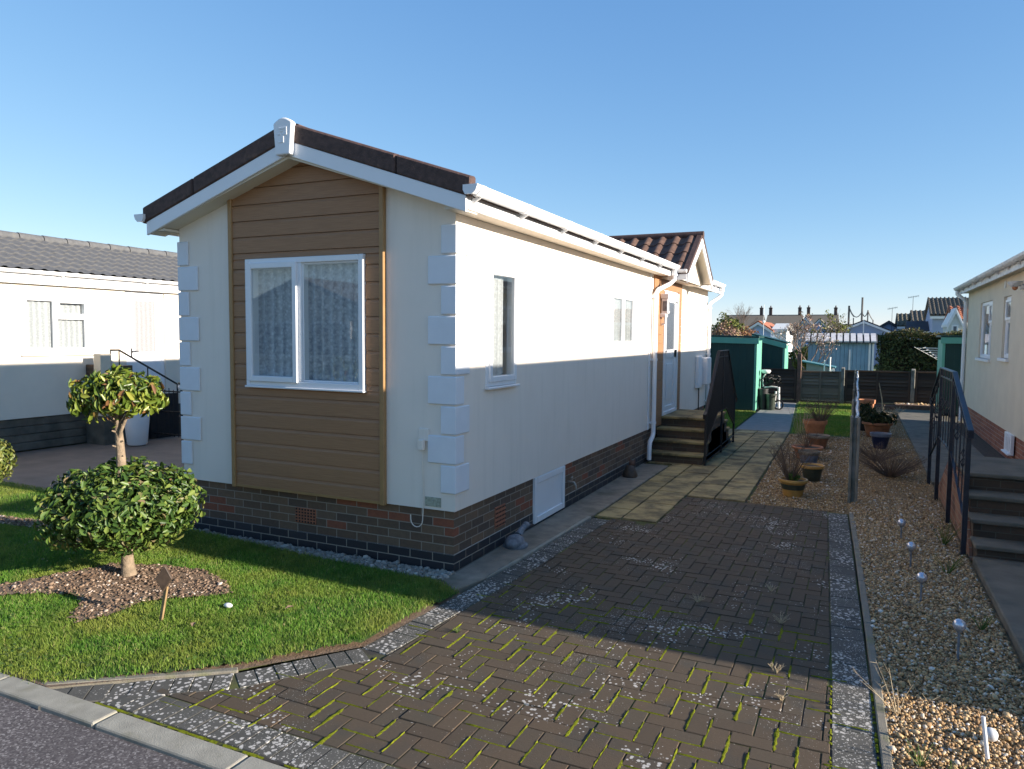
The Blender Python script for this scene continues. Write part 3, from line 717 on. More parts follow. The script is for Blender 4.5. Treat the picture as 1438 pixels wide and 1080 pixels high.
def blades(X, Y, Z, hmin, hmax, w, lean=.55):
    n = len(X); h = rs.uniform(hmin, hmax, n); a = rs.uniform(0, 2*np.pi, n); l = rs.uniform(.05, lean, n)*h
    da = rs.uniform(0, 2*np.pi, n)
    bx, by = np.cos(a)*w, np.sin(a)*w
    V = np.empty((n, 5, 3))
    mx, my = np.cos(da)*l*.35, np.sin(da)*l*.35
    V[:, 0] = np.stack([X-bx, Y-by, Z], 1); V[:, 1] = np.stack([X+bx, Y+by, Z], 1)
    V[:, 2] = np.stack([X+bx*.7+mx, Y+by*.7+my, Z+h*.6], 1); V[:, 3] = np.stack([X-bx*.7+mx, Y-by*.7+my, Z+h*.6], 1)
    V[:, 4] = np.stack([X+np.cos(da)*l, Y+np.sin(da)*l, Z+h], 1)
    F4 = np.array([[0, 1, 2], [0, 2, 3], [3, 2, 4]])
    F = (F4[None]+(np.arange(n)*5)[:, None, None]).reshape(-1, 3)
    return V.reshape(-1, 3), F
X, Y = scatter([(p[0] if p[0] > -4.6 else -4.6, p[1]) for p in LAWN], 330000, rs)
Xf, Yf = scatter([(-7.6, -1.8), (-4.6, -1.8), (-4.6, .54), (-7.6, .58)], 60000, rs)
X = np.concatenate([X, Xf]); Y = np.concatenate([Y, Yf])
jx, jy = X+rs.normal(0, .025, len(X)), Y+rs.normal(0, .025, len(X))
keep = ~(inside(BED, jx, jy) | inside(STRIP, jx, jy))
pat = np.sin(X*3.1+np.sin(Y*2.3)*1.5)*np.sin(Y*4.1+X*.7)
keep &= rs.rand(len(X)) < .78+.22*pat
# keep only what the camera can plausibly see (plus a margin)
keep &= (Y > -2.75) & (X > -7.6)
X, Y = X[keep], Y[keep]
hh = 1+.35*np.sin(X*5+np.cos(Y*6)*2)*np.sin(Y*7)
X = X+rs.normal(0, .018, len(X)); Y = Y+rs.normal(0, .018, len(Y))
V, F = blades(X, Y, lz(X, Y)-.014, .014, .038, .0021, 1.0)
o = np_mesh('grass', V, F, 'grass'); tag(o, 'short bright green lawn grass in front of the cream mobile home', 'grass', kind='stuff')
X, Y = scatter([(1.76, 11.0), (2.88, 11.0), (2.88, 18.9), (1.36, 18.9)], 26000, rs)
Xs, Ys = scatter([(-.6, 11.2), (.58, 11.2), (.54, 15.2), (-.6, 15.2)], 14000, rs)
X = np.concatenate([X, Xs]); Y = np.concatenate([Y, Ys])
V, F = blades(X, Y, X*0, .02, .05, .005)
o = np_mesh('grass', V, F, 'grass'); tag(o, 'shaded green grass of the back lawn beside the grey path', 'grass', kind='stuff')

# broad weed leaves in the lawn, thickest along the kerb
X, Y = scatter([(-4.5, -2.70), (-1.1, -2.70), (-.3, -2.05), (.1, -1.5), (-.2, -.7), (-4.5, -.7)], 5200, rs)
kp = rs.rand(len(X)) < .16+.7*np.clip((-1.9-Y)/.8, 0, 1); kp &= (np.sin(X*4.3+Y*2)*np.sin(Y*5-X*2.2) > -.25) & ~inside(BED, X, Y); X, Y = X[kp], Y[kp]; n = len(X)
a = rs.uniform(0, 2*np.pi, n); s_ = rs.uniform(.007, .017, n); P = np.stack([X, Y, lz(X, Y)+rs.uniform(.006, .022, n)], 1)
t_ = np.stack([np.cos(a), np.sin(a), rs.uniform(-.2, .5, n)], 1); b_ = np.stack([-np.sin(a), np.cos(a), rs.uniform(-.3, .3, n)], 1)
V = np.stack([P-t_*s_[:, None], P+b_*s_[:, None]*.8, P+t_*s_[:, None], P-b_*s_[:, None]*.8], 1).reshape(-1, 3)
o = np_mesh('clover', V, np.arange(n*4).reshape(-1, 4), 'weed'); tag(o, 'low broad leaved weeds and clover mixed into the front lawn', 'weeds', kind='stuff')

# ------------------------------------------------------------------ generic building pieces
def wall_sheet(mb, fr, u0, u1, v0, v1, holes=(), depth=.1, n=0):
    us = sorted({u0, u1, *[h[0] for h in holes], *[h[1] for h in holes]}); vs = sorted({v0, v1, *[h[2] for h in holes], *[h[3] for h in holes]})
    for a, b in zip(us, us[1:]):
        for c, d in zip(vs, vs[1:]):
            if any(h[0] <= a and b <= h[1] and h[2] <= c and d <= h[3] for h in holes): continue
            mb.quad(fr.p(a, c, n), fr.p(b, c, n), fr.p(b, d, n), fr.p(a, d, n))
    for (a, b, c, d) in holes:
        for (p, q) in (((a, c), (b, c)), ((b, c), (b, d)), ((b, d), (a, d)), ((a, d), (a, c))):
            mb.quad(fr.p(*p, n), fr.p(*q, n), fr.p(*q, n-depth), fr.p(*p, n-depth))
def frame_ring(mb, fr, u0, u1, v0, v1, w, n0, n1, wb=None):
    wb = wb or w
    mb.fbox(fr, u0, u0+w, v0, v1, n0, n1); mb.fbox(fr, u1-w, u1, v0, v1, n0, n1)
    mb.fbox(fr, u0+w, u1-w, v0, v0+wb, n0, n1); mb.fbox(fr, u0+w, u1-w, v1-w, v1, n0, n1)
def curtain(parent, fr, u0, u1, v0, v1, n, m, folds=9, amp=.012):
    k = folds*8; mb = MB()
    for i in range(k+1):
        u = u0+(u1-u0)*i/k; d = amp*math.sin(i/8*2*math.pi+.4*math.sin(i*.37)) + amp*.4*math.sin(i*.9)
        mb.v += [fr.p(u, v0, n+d), fr.p(u, v1, n+d*.6)]
    mb.f = [(2*i, 2*i+2, 2*i+3, 2*i+1) for i in range(k)]
    return mb.build('curtain', m, parent, smooth=80)
def casement(parent, fr, u0, u1, v0, v1, cells, proud=.03, back=-.05, fw_=.05, m='upvc', cur='lace', cur_span=None, label=None, bev=.005, folds=9, glass_='glass', cn=-.085):
    """cells: (u0,u1,v0,v1,sash?) as fractions of the opening"""
    mb = MB(); frame_ring(mb, fr, u0, u1, v0, v1, fw_, back, proud)
    iu0, iu1, iv0, iv1 = u0+fw_, u1-fw_, v0+fw_, v1-fw_
    U = lambda t: iu0+(iu1-iu0)*t
    Vv = lambda t: iv0+(iv1-iv0)*t
    panes = []
    for (a, b, c, d, sash) in cells:
        x0, x1, z0, z1 = U(a), U(b), Vv(c), Vv(d)
        if a > 0: x0 += .024; mb.fbox(fr, x0-.048, x0, z0, z1, back, proud-.004)
        if b < 1: x1 -= .024
        if c > 0: z0 += .022; mb.fbox(fr, x0, x1, z0-.044, z0, back, proud-.006)
        if d < 1: z1 -= .022
        if sash:
            e = .012; frame_ring(mb, fr, x0-e, x1+e, z0-e, z1+e, .052, back+.004, proud+.022); s = .040
        else:
            frame_ring(mb, fr, x0, x1, z0, z1, .016, back+.004, proud-.018); s = .016
        panes.append((x0+s, x1-s, z0+s, z1-s, proud+.004 if sash else proud-.024))
    w = mb.build('window', m, parent, bevel=bev)
    if label: w['label'] = label
    for (x0, x1, z0, z1, n) in panes:
        p = MB(); p.quad(fr.p(x0, z0, n), fr.p(x1, z0, n), fr.p(x1, z1, n), fr.p(x0, z1, n)); p.build('pane', glass_, w)
    if cur:
        a, b = cur_span or (0, 1)
        curtain(w, fr, U(a), U(b), v0+.02, v1-.02, cn, cur, folds)
    return w
def tiles(name, m, parent, o, e, s, n, length, slope, tw=.30, course=.30, amp=.030, lip=.016, sm=50, flat=False):
    """profiled roof tiles: o eave corner, e along the eave, s up the slope"""
    o, e, s, n = Vector(o), Vector(e).normalized(), Vector(s).normalized(), Vector(n).normalized()
    per = 8; nu = int(round(length/tw*per)); nc = max(1, int(round(slope/course))); cl = slope/nc
    us = np.linspace(0, length, nu+1); ph = (us/tw) % 1
    prof = amp*np.clip(np.sin(ph*2*np.pi)*1.3, -.35, 1)
    V = []; rows = []
    for c in range(nc):
        for (t, h) in ((c*cl-.0, lip), ((c+1)*cl, 0.0)):
            r = []
            for k, u in enumerate(us):
                p = o+e*float(u)+s*t+n*float(prof[k]+h); V.append(p[:]); r.append(len(V)-1)
            rows.append(r)
    F = [(a[k], a[k+1], b[k+1], b[k]) for a, b in zip(rows, rows[1:]) for k in range(nu)]
    mb = MB(); mb.v = V; mb.f = F
    return mb.build(name, m, parent, smooth=sm)
def gutter(parent, a, b, r=.055, m='upvc', brackets=1.0, out=(1, 0, 0)):
    """square-fronted gutter from a to b on the back top edge, with end caps, unions and brackets"""
    a, b, out = Vector(a), Vector(b), Vector(out); d = (b-a).normalized(); mb = MB(); Z = Vector((0, 0, 1))
    sec = [(0, 0), (.0, -.62), (.28, -1.12), (1.25, -1.12), (1.72, -.72), (1.92, -.22), (1.92, 0)]
    def prof(k, off=0): return [out*(u*r*k-off)+Z*(v*r*k) for u, v in sec]
    def trough(p0, p1, k, off=0):
        o_ = prof(k, off); c = sum(o_, Vector())/len(o_); c.z = 0; i_ = [c+(x-c)*.90 for x in o_]
        for q in (0, -1): i_[q].z = o_[q].z
        mb.extrude([p0+x for x in o_+i_[::-1]], p1-p0)
    trough(a, b, 1)
    for p, q in ((a-d*.012, a), (b, b+d*.012)): mb.extrude([p+x for x in prof(1.05, .003)], q-p)
    if brackets:
        L_ = (b-a).length; k = max(1, int(L_/brackets))
        for i in range(k+1):
            c = a+d*min(max(i*L_/k, .10), L_-.10)
            trough(c-d*.045, c+d*.045, 1.10, .006)
            e = c+d*.03; mb.extrude([e+Z*(-.3*r), e+Z*(-2.0*r), e+out*(1.35*r)+Z*(-1.22*r), e+out*(1.35*r)+Z*(-1.1*r)], d*.025)
    return mb.build('gutter', m, parent, smooth=25)

# ------------------------------------------------------------------ the cream mobile home
H = thing('mobile_home', 'cream mobile home with brown timber front, white quoins and brick plinth, in the middle', 'mobile home', (-1.565, 5, 0))
WID, LEN, ZB, ZT = 3.13, 10.9, .52, 2.96
FR = Frame((0, 0, 0), (1, 0, 0), (0, -1, 0)); SD = Frame((0, 0, 0), (0, 1, 0), (1, 0, 0))
XC = -1.565
zt = lambda x: 3.79-.337*abs(x-XC)
mb = MB()
win_f = (-2.19, -.90, 1.52, 2.64); win_s = (.56, 1.13, 1.55, 2.58); win_k = (4.16, 5.25, 1.85, 2.56); door_h = (6.97, 7.96, .68, 2.72)
# front is cut away behind the cladding; sides carry the openings
wall_sheet(mb, FR, -WID, 0, ZB, ZT, [win_f], .12)
mb.add([FR.p(-WID, ZT), FR.p(0, ZT), FR.p(0, zt(0)-.1), FR.p(XC, zt(XC)-.1), FR.p(-WID, zt(-WID)-.1)], [(0, 1, 2, 3, 4)])
wall_sheet(mb, SD, 0, LEN, ZB, ZT, [win_s, win_k, door_h], .12)
mb.quad((-WID, 0, ZB), (-WID, LEN, ZB), (-WID, LEN, ZT), (-WID, 0, ZT))
mb.add([(-WID, LEN, ZB), (0, LEN, ZB), (0, LEN, zt(0)-.1), (XC, LEN, zt(XC)-.1), (-WID, LEN, zt(-WID)-.1)], [(0, 1, 2, 3, 4)])
mb.quad((-WID, 0, ZB), (0, 0, ZB), (0, LEN, ZB), (-WID, LEN, ZB))
mb.build('wall', 'render', H)
# dark-coloured box standing in for the dim room behind the panes
mb = MB(); mb.box(-WID+.3, .45, ZB+.1, -.45, LEN-.3, 2.9); mb.build('interior', 'room_dark', H)
mb = MB(); i = .022
mb.box(-WID+i, i, .152, -i, LEN-i, ZB-.002); pl = mb.build('plinth', 'plinth', H)
mb = MB(); mb.box(-WID+.018, .018, -.05, -.018, LEN-.02, .152); mb.build('plinth_base', 'blue_brick', H, bevel=.004)
# air bricks
for fr, u0, u1, v0, v1 in ((FR, -1.71, -1.47, .235, .375), (SD, .78, 1.0, .19, .39)):
    mb = MB(); mb.fbox(fr, u0, u1, v0, v1, -.03, -.014); ab = mb.build('air_brick', 'air_brick', H, bevel=.003)
    mb = MB(); nu = 7; nv = 5
    for a in range(nu):
        for b in range(nv):
            uu = u0+(u1-u0)*(a+.5)/nu; vv = v0+(v1-v0)*(b+.5)/nv; mb.fbox(fr, uu-.009, uu+.009, vv-.008, vv+.008, -.02, -.0115)
    mb.build('vent_slot', 'hole', ab)
# cladding boards (each 0.15 high with a shadow groove), cut to the gable
mb = MB(); cu0, cu1 = -2.40, -.715
z = ZB-.005; pitchb = .1475
def board(ua, ub, za, zb):
    if ub-ua < .02 or zb-za < .005: return
    d = .030
    lim = lambda u: zt(u)-.258
    rr_ = (3.79-.258-za-.012)/.337
    ua, ub = max(ua, XC-rr_), min(ub, XC+rr_)
    if ub-ua < .02: return
    pts = [(ua, za), (ub, za)]
    top = []
    uu = sorted({ua, ub, *([XC] if ua < XC < ub else []), *[u for u in (XC-(3.79-.258-zb)/.337, XC+(3.79-.258-zb)/.337) if ua < u < ub]})
    poly = [(ua, za), (ub, za)]+[(u, min(zb, lim(u))) for u in uu[::-1]]
    if min(p[1] for p in poly[2:]) <= za: return
    if zb < lim(ua)-.001 and zb < lim(ub)-.001 and zb-za > .08:
        zm = zb-.030
        for (v0_, v1_, n0_, n1_) in ((za, zm, d, d), (zm, zb, d, d-.011)):
            mb.hexa([FR.p(ua, v0_, n0_), FR.p(ub, v0_, n0_), FR.p(ub, v0_, .002), FR.p(ua, v0_, .002)], [FR.p(ua, v1_, n1_), FR.p(ub, v1_, n1_), FR.p(ub, v1_, .002), FR.p(ua, v1_, .002)])
        return
    P = [FR.p(u, v, 0.002) for u, v in poly]; Q = []
    for k, (u, v) in enumerate(poly):
        Q.append(FR.p(u, v, d if k < 2 else d-.012))
    n = len(P); mb.add(P+Q, [tuple(range(n, 2*n))]+[(q, (q+1) % n, n+(q+1) % n, n+q) for q in range(n)])
while z < 3.6:
    z1 = z+pitchb-.003
    segs = [(cu0, cu1)]
    if z1 > win_f[2]-.03 and z < win_f[3]+.03:
        if z < win_f[2]-.03: board(cu0, cu1, z, win_f[2]-.03); segs = [(cu0, win_f[0]-.03), (win_f[1]+.03, cu1)]; z0_ = win_f[2]-.03
        elif z1 > win_f[3]+.03:
            for a, b in ((cu0, win_f[0]-.03), (win_f[1]+.03, cu1)): board(a, b, z, win_f[3]+.03)
            z0_ = win_f[3]+.03; segs = [(cu0, cu1)]
        else: segs = [(cu0, win_f[0]-.03), (win_f[1]+.03, cu1)]; z0_ = z
        for a, b in segs: board(a, b, z0_, z1)
    else: board(cu0, cu1, z, z1)
    z += pitchb
mb.build('cladding', 'cladding', H)
for u in (cu0-.018, cu1+.018):
    mb = MB(); mb.fbox(FR, u-.024, u+.024, ZB-.012, zt(u)-.262, -.0, .045); mb.build('corner_trim', 'trim', H, bevel=.006)
mb = MB(); mb.fbox(FR, cu0+.008, cu1-.008, ZB-.004, ZB+.02, .031, .036); mb.build('base_trim', 'trim', H)
# quoins
zq = 2.875
for corner in ('r', 'l'):
    zq = 2.872
    for k in range(9):
        wide_front = k % 2 == 1
        z1_ = zq-k*.2462; z0_ = z1_-.232
        wf, ws = (.255, .125) if wide_front else (.130, .220)
        mb = MB(); t = .018
        if corner == 'r': mb.add([(-wf, -t, z0_), (t, -t, z0_), (t, ws, z0_), (.0, ws, z0_), (.0, .0, z0_), (-wf, .0, z0_)]+[(-wf, -t, z1_), (t, -t, z1_), (t, ws, z1_), (.0, ws, z1_), (.0, .0, z1_), (-wf, .0, z1_)],
                  [(0, 1, 2, 3, 4, 5), (6, 7, 8, 9, 10, 11)]+[(q, (q+1) % 6, 6+(q+1) % 6, 6+q) for q in range(6)])
        else: mb.box(-WID-t, -t, z0_, -WID+wf, .0, z1_)
        mb.build('quoin', 'quoin', H, bevel=.007)
# windows
casement(H, FR, -2.215, -.872, 1.497, 2.665, [(0, .475, 0, 1, True), (.475, 1, 0, 1, False)], proud=.062, back=-.06, fw_=.052, label='wide white two-light window in the brown timber front', folds=11, cn=-.02)
mb = MB(); mb.fbox(FR, -2.225, -.865, 1.478, 1.497, .0, .075); mb.build('sill', 'upvc', H, bevel=.004)
casement(H, SD, .53, 1.16, 1.525, 2.61, [(0, 1, 0, 1, True)], proud=.012, back=-.06, fw_=.05, cur='lace_side', cur_span=(0, .72), label='tall narrow side window with half drawn lace curtain', folds=5, cn=-.04)
mb = MB(); mb.fbox(SD, .52, 1.17, 1.502, 1.522, .0, .05); mb.build('sill', 'upvc', H, bevel=.004)
casement(H, SD, 4.13, 5.28, 1.825, 2.585, [(0, .5, 0, 1, False), (.5, 1, 0, 1, False)], proud=.015, back=-.06, fw_=.075, cur='lace_side', label='small paired side window near the porch', folds=9, cn=-.04)
# door wall cladding, door
mb = MB(); z = ZB
while z < 3.0:
    for a, b in ((6.30, 6.93), (8.0, 8.27)):
        mb.fbox(SD, a, b, z, min(z+.146, 3.0), .002, .022)
    if z > 2.7: mb.fbox(SD, 6.93, 8.0, z, min(z+.146, 3.0), .002, .022)
    z += .15
mb.build('porch_cladding', 'cladding', H)
mb = MB(); frame_ring(mb, SD, 6.94, 7.99, .655, 2.745, .06, -.05, .035)
mb.fbox(SD, 7.0, 7.93, .70, 2.685, -.03, .0)
for (a, b, c, d) in ((7.0, 7.93, .70, .80), (7.0, 7.93, 1.62, 1.76), (7.0, 7.93, 2.57, 2.685), (7.0, 7.17, .8, 2.6), (7.76, 7.93, .8, 2.6), (7.24, 7.69, .9, 1.52)):
    mb.fbox(SD, a, b, c, d, .0005, .016 if (b-a) != .45 else .012)
dr = mb.build('door', 'upvc', H, bevel=.004)
mb = MB(); mb.quad(SD.p(7.17, 1.76, .006), SD.p(7.76, 1.76, .006), SD.p(7.76, 2.57, .006), SD.p(7.17, 2.57, .006)); mb.build('pane', 'far_glass', dr)
mb = MB(); mb.fbox(SD, 7.06, 7.10, 1.60, 1.82, .016, .026); mb.tube([SD.p(7.08, 1.75, .03), SD.p(7.08, 1.75, .075), SD.p(7.22, 1.75, .08)], .012); mb.build('handle', 'upvc', dr, smooth=50)
# wall lantern beside the door
mb = MB(); mb.fbox(SD, 6.66, 6.80, 2.30, 2.36, .022, .12); mb.fbox(SD, 6.67, 6.79, 2.36, 2.60, .04, .15); mb.fbox(SD, 6.65, 6.81, 2.60, 2.68, .03, .165); mb.tube([SD.p(6.73, 2.30, .09), SD.p(6.73, 2.20, .09), SD.p(6.73, 2.18, .03)], .02)
wl = mb.build('wall_lantern', 'upvc', H, bevel=.008)
mb = MB()
for q in range(3): mb.fbox(SD, 6.685+q*.035, 6.705+q*.035, 2.40, 2.56, .149, .1525)
mb.fbox(SD, 6.664, 6.6695, 2.40, 2.56, .06, .13); mb.build('lantern_pane', 'stone', wl)
# meter boxes by the far corner
mb = MB(); mb.fbox(SD, 9.72, 10.12, .95, 1.60, .0, .07); mb.build('meter_box', 'upvc', H, bevel=.012)
mb = MB(); mb.fbox(SD, 10.18, 10.62, 1.0, 1.56, .0, .16); mb.build('meter_box', 'upvc', H, bevel=.015)
mb = MB(); mb.tube([SD.p(10.0, .95, .03), SD.p(10.0, .45, .03)], .012); mb.build('conduit', 'rubber', H)
# access hatch in the plinth, with a tap beside it
mb = MB(); mb.fbox(SD, 1.66, 2.52, .03, .515, -.03, -.012); frame_ring(mb, SD, 1.66, 2.52, .03, .515, .07, -.0115, .004)
mb.build('access_hatch', 'upvc', H, bevel=.006)
mb = MB(); mb.tube([SD.p(2.66, .30, -.03), SD.p(2.66, .30, .06), SD.p(2.66, .26, .085), SD.p(2.66, .21, .085)], .012); mb.tube([SD.p(2.66, .30, .03), SD.p(2.66, .36, .03)], .008); mb.tube([SD.p(2.63, .355, .03), SD.p(2.69, .355, .03)], .008)
mb.build('garden_tap', 'brass', H, smooth=50)
# hook-up socket, cable and corner plate
mb = MB(); mb.fbox(FR, -.345, -.245, 1.09, 1.20, .0, .016); mb.fbox(FR, -.325, -.275, 1.02, 1.11, .016, .06); mb.build('outdoor_socket', 'render', H, bevel=.006)
mb = MB(); pts = [FR.p(-.30, 1.05, .035), FR.p(-.302, .75, .012), FR.p(-.30, .50, .012)]
for k in range(9):
    a = math.pi*k/8; pts.append(FR.p(-.355+.055*math.cos(a), .42-.06*math.sin(a), .02+.01*k/8))
pts.append(FR.p(-.412, .46, .03)); mb.tube(pts, .0042, 6); mb.build('cable', 'render', H, smooth=60)
mb = MB(); mb.fbox(FR, -.285, -.13, .545, .625, .0, .006); cp = mb.build('corner_plate', 'plate', H, bevel=.002)
for (u, v) in ((-.27, .61), (-.205, .60), (-.145, .56), (-.27, .555)): mb = MB(); mb.fbox(FR, u-.005, u+.005, v-.005, v+.005, .006, .009); mb.build('screw', 'steel', cp)
# roof: two slopes, verge, barge boards, finial
mb = MB(); y0, y1 = -.19, LEN+.2
for sgn in (1, -1):
    xe = .235 if sgn > 0 else -WID-.235
    mb.hexa([(XC, y0, 3.79-.14), (xe, y0, zt(xe)-.14), (xe, y1, zt(xe)-.14), (XC, y1, 3.79-.14)], [(XC, y0, 3.73), (xe, y0, zt(xe)-.07), (xe, y1, zt(xe)-.07), (XC, y1, 3.73)])
mb.build('roof', 'verge', H)
tiles('roof_tiles', 'tile_brown', H, (.20, -.12, zt(.20)-.068), (0, 1, 0), (-1, 0, .337), (.337, 0, 1), LEN+.3, 1.9, amp=.008, lip=.01)
tiles('roof_tiles', 'tile_brown', H, (-WID-.235, LEN+.18, zt(.235)-.068), (0, -1, 0), (1, 0, .337), (-.337, 0, 1), LEN+.3, 1.9, amp=.008, lip=.01)
for sgn in (1, -1):
    xe = .25 if sgn > 0 else -WID-.25
    for k, (s0, s1) in enumerate(((.04, .62), (.625, 1.0))):
        xa, xb = XC+(xe-XC)*s0, XC+(xe-XC)*s1
        mb = MB(); mb.hexa([(xa, -.215, zt(xa)-.142), (xb, -.215, zt(xb)-.142), (xb, -.12, zt(xb)-.142), (xa, -.12, zt(xa)-.142)], [(xa, -.215, zt(xa)+.012), (xb, -.215, zt(xb)+.012), (xb, -.12, zt(xb)+.024), (xa, -.12, zt(xa)+.024)])
        mb.build('verge_trim', 'verge', H, bevel=.012)
    xe = .205 if sgn > 0 else -WID-.205
    mb = MB(); xa = XC+sgn*.03
    mb.hexa([(xa, -.205, zt(xa)-.268), (xe, -.205, zt(xe)-.268), (xe, -.18, zt(xe)-.268), (xa, -.18, zt(xa)-.268)], [(xa, -.205, zt(xa)-.143), (xe, -.205, zt(xe)-.143), (xe, -.18, zt(xe)-.143), (xa, -.18, zt(xa)-.143)])
    mb.build('barge_board', 'upvc', H, bevel=.004)
    mb = MB(); xe2 = xe-sgn*.01
    mb.hexa([(XC, -.18, 3.79-.29), (xe2, -.18, zt(xe2)-.262), (xe2, .0, zt(xe2)-.262), (XC, .0, 3.79-.29)], [(XC, -.18, 3.79-.25), (xe2, -.18, zt(xe2)-.25), (xe2, .0, zt(xe2)-.25), (XC, .0, 3.79-.25)])
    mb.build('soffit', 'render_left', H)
# ridge
mb = MB(); mb.tube([(XC, -.1, 3.745), (XC, LEN+.2, 3.745)], .075, 12); mb.build('ridge_cap', 'tile_brown', H, smooth=40)
# white finial with its raised emblem
mb = MB(); hw = .105
poly = []
for k in range(9):
    a = k/8; poly.append((XC+hw-2*hw*a, 3.785+.045*math.sin(math.pi*a)))
poly = [(XC-.082, 3.515), (XC+.082, 3.515)]+poly
mb.extrude([FR.p(u, v, .20) for u, v in poly], (0, -.055, 0)); fn = mb.build('finial', 'upvc', H, bevel=.012, seg=2)
mb = MB(); n0, n1 = .2545, .259
mb.fbox(FR, XC-.040, XC+.050, 3.728, 3.746, n0, n1); mb.fbox(FR, XC+.034, XC+.050, 3.69, 3.728, n0, n1)
mb.fbox(FR, XC-.052, XC-.014, 3.682, 3.697, n0, n1); mb.fbox(FR, XC-.030, XC+.004, 3.706, 3.718, n0, n1); mb.fbox(FR, XC+.004, XC+.050, 3.678, 3.692, n0, n1)
mb.fbox(FR, XC-.004, XC+.016, 3.615, 3.678, n0, n1); mb.fbox(FR, XC-.045, XC-.008, 3.615, 3.628, n0, n1)
mb.build('emblem', 'upvc', fn, bevel=.002)
# eaves: fascia, soffit, gutter on both long sides
for sgn in (1, -1):
    xe = .2 if sgn > 0 else -WID-.2; xi = 0 if sgn > 0 else -WID
    ya, yb = -.175, (6.72 if sgn > 0 else LEN+.2)
    mb = MB(); mb.box(min(xe, xe-sgn*.02), ya, 2.955, max(xe, xe-sgn*.02), LEN+.2, 3.075); mb.build('fascia', 'upvc', H, bevel=.003)
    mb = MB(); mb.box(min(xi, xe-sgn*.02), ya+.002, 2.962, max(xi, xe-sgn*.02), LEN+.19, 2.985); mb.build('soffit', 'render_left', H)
    if sgn > 0: gutter(H, (xe+.003, -.235, 3.125), (xe+.003, 6.70, 3.125), .062, brackets=.98)
    else: gutter(H, (xe-.003, -.235, 3.125), (xe-.003, LEN+.2, 3.125), .062, out=(-1, 0, 0))
gutter(H, (.203, 8.95, 3.115), (.203, 11.2, 3.115), .060, brackets=.7)
mb = MB(); mb.box(.19, 8.7, 2.92, .235, 11.08, 2.955); mb.build('fascia', 'upvc', H)
# porch gable over the door
PY, PZ, hwp = 7.82, 3.74, 1.12
zp = lambda y: PZ-.66*abs(y-PY)
mb = MB()
for sgn in (1, -1):
    ye = PY+sgn*hwp
    mb.hexa([(-1.3, PY, PZ-.05), (.42, PY, PZ-.05), (.42, ye, zp(ye)-.05), (-1.3, ye, zp(ye)-.05)], [(-1.3, PY, PZ), (.42, PY, PZ), (.42, ye, zp(ye)), (-1.3, ye, zp(ye))])
mb.build('porch_roof', 'verge', H)
sl_ = math.hypot(hwp, .66*hwp)
tiles('porch_tiles', 'tile_brown', H, (-1.3, PY-hwp, zp(PY-hwp)+.008), (1, 0, 0), (0, 1, .66), (0, -.66, 1), 1.66, sl_, .25, .32, .03)
tiles('porch_tiles', 'tile_brown', H, (.36, PY+hwp, zp(PY+hwp)+.008), (-1, 0, 0), (0, -1, .66), (0, .66, 1), 1.66, sl_, .25, .32, .03)
mb = MB(); mb.tube([(-1.5, PY, PZ+.01), (.47, PY, PZ+.01)], .065, 10); mb.build('porch_ridge', 'verge', H, smooth=40)
for sgn in (1, -1):
    ye = PY+sgn*(hwp-.02); mb = MB()
    mb.hexa([(.36, PY, PZ-.02), (.36, ye, zp(ye)-.02), (.46, ye, zp(ye)-.02), (.46, PY, PZ-.02)], [(.36, PY, PZ+.045), (.36, ye, zp(ye)+.045), (.46, ye, zp(ye)+.045), (.46, PY, PZ+.045)]); mb.build('verge_trim', 'verge', H, bevel=.008)
    mb = MB(); mb.hexa([(.427, PY, PZ-.19), (.427, ye, zp(ye)-.16), (.452, ye, zp(ye)-.16), (.452, PY, PZ-.19)], [(.425, PY, PZ-.022), (.425, ye, zp(ye)-.022), (.45, ye, zp(ye)-.022), (.45, PY, PZ-.022)]); mb.build('barge_board', 'upvc', H, bevel=.003)
mb = MB(); mb.extrude([(.242, PY-1.04, 2.935), (.242, PY+1.04, 2.935), (.242, PY, PZ-.08)], (.02, 0, 0)); mb.build('porch_gable', 'render_left', H)
for sgn in (1, -1):
    ye = PY+sgn*(hwp-.06); mb = MB()
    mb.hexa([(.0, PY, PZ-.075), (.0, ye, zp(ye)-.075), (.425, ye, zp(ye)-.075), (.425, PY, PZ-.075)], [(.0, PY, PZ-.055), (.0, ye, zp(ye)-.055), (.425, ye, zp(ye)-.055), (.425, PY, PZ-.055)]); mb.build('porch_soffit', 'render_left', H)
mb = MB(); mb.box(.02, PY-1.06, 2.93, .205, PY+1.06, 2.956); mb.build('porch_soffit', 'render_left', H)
gutter(H, (.19, PY-hwp-.02, 3.06), (.43, PY-hwp-.02, 3.06), .045, brackets=0, out=(0, -1, 0))
mb = MB(); mb.box(.13, PY-hwp-.018, 2.90, .43, PY-hwp+.002, 2.99); mb.build('porch_fascia', 'upvc', H)
# downpipes
for (yy, yg, last) in ((6.22, 6.62, True), (10.80, 11.1, False)):
    mb = MB(); pts = [(.255, yg, 3.0), (.255, yg, 2.90), (.20, yg-.06, 2.83), (.09, yy+.04, 2.72), (.065, yy, 2.66), (.065, yy, 1.6), (.065, yy, .46)]
    if last: pts += [(.065, yy-.05, .40), (.065, yy-.19, .34), (.065, yy-.22, .28), (.065, yy-.23, .06)]
    else: pts += [(.065, yy, .08)]
    mb.tube(pts, .036, 12)
    for z_ in (2.60, 1.62, .62): mb.tube([(.065, yy, z_-.02), (.065, yy, z_+.02)], .044, 12); mb.fbox(SD, yy-.06, yy+.06, z_-.015, z_+.015, .0, .03)
    mb.tube([(.255, yg, 2.96), (.255, yg, 3.06)], .05, 12); mb.build('downpipe', 'upvc', H, smooth=40)
mb = MB(); mb.box(.002, 6.06, ZB, .016, 6.12, 2.955); mb.build('joint_trim', 'upvc', H)
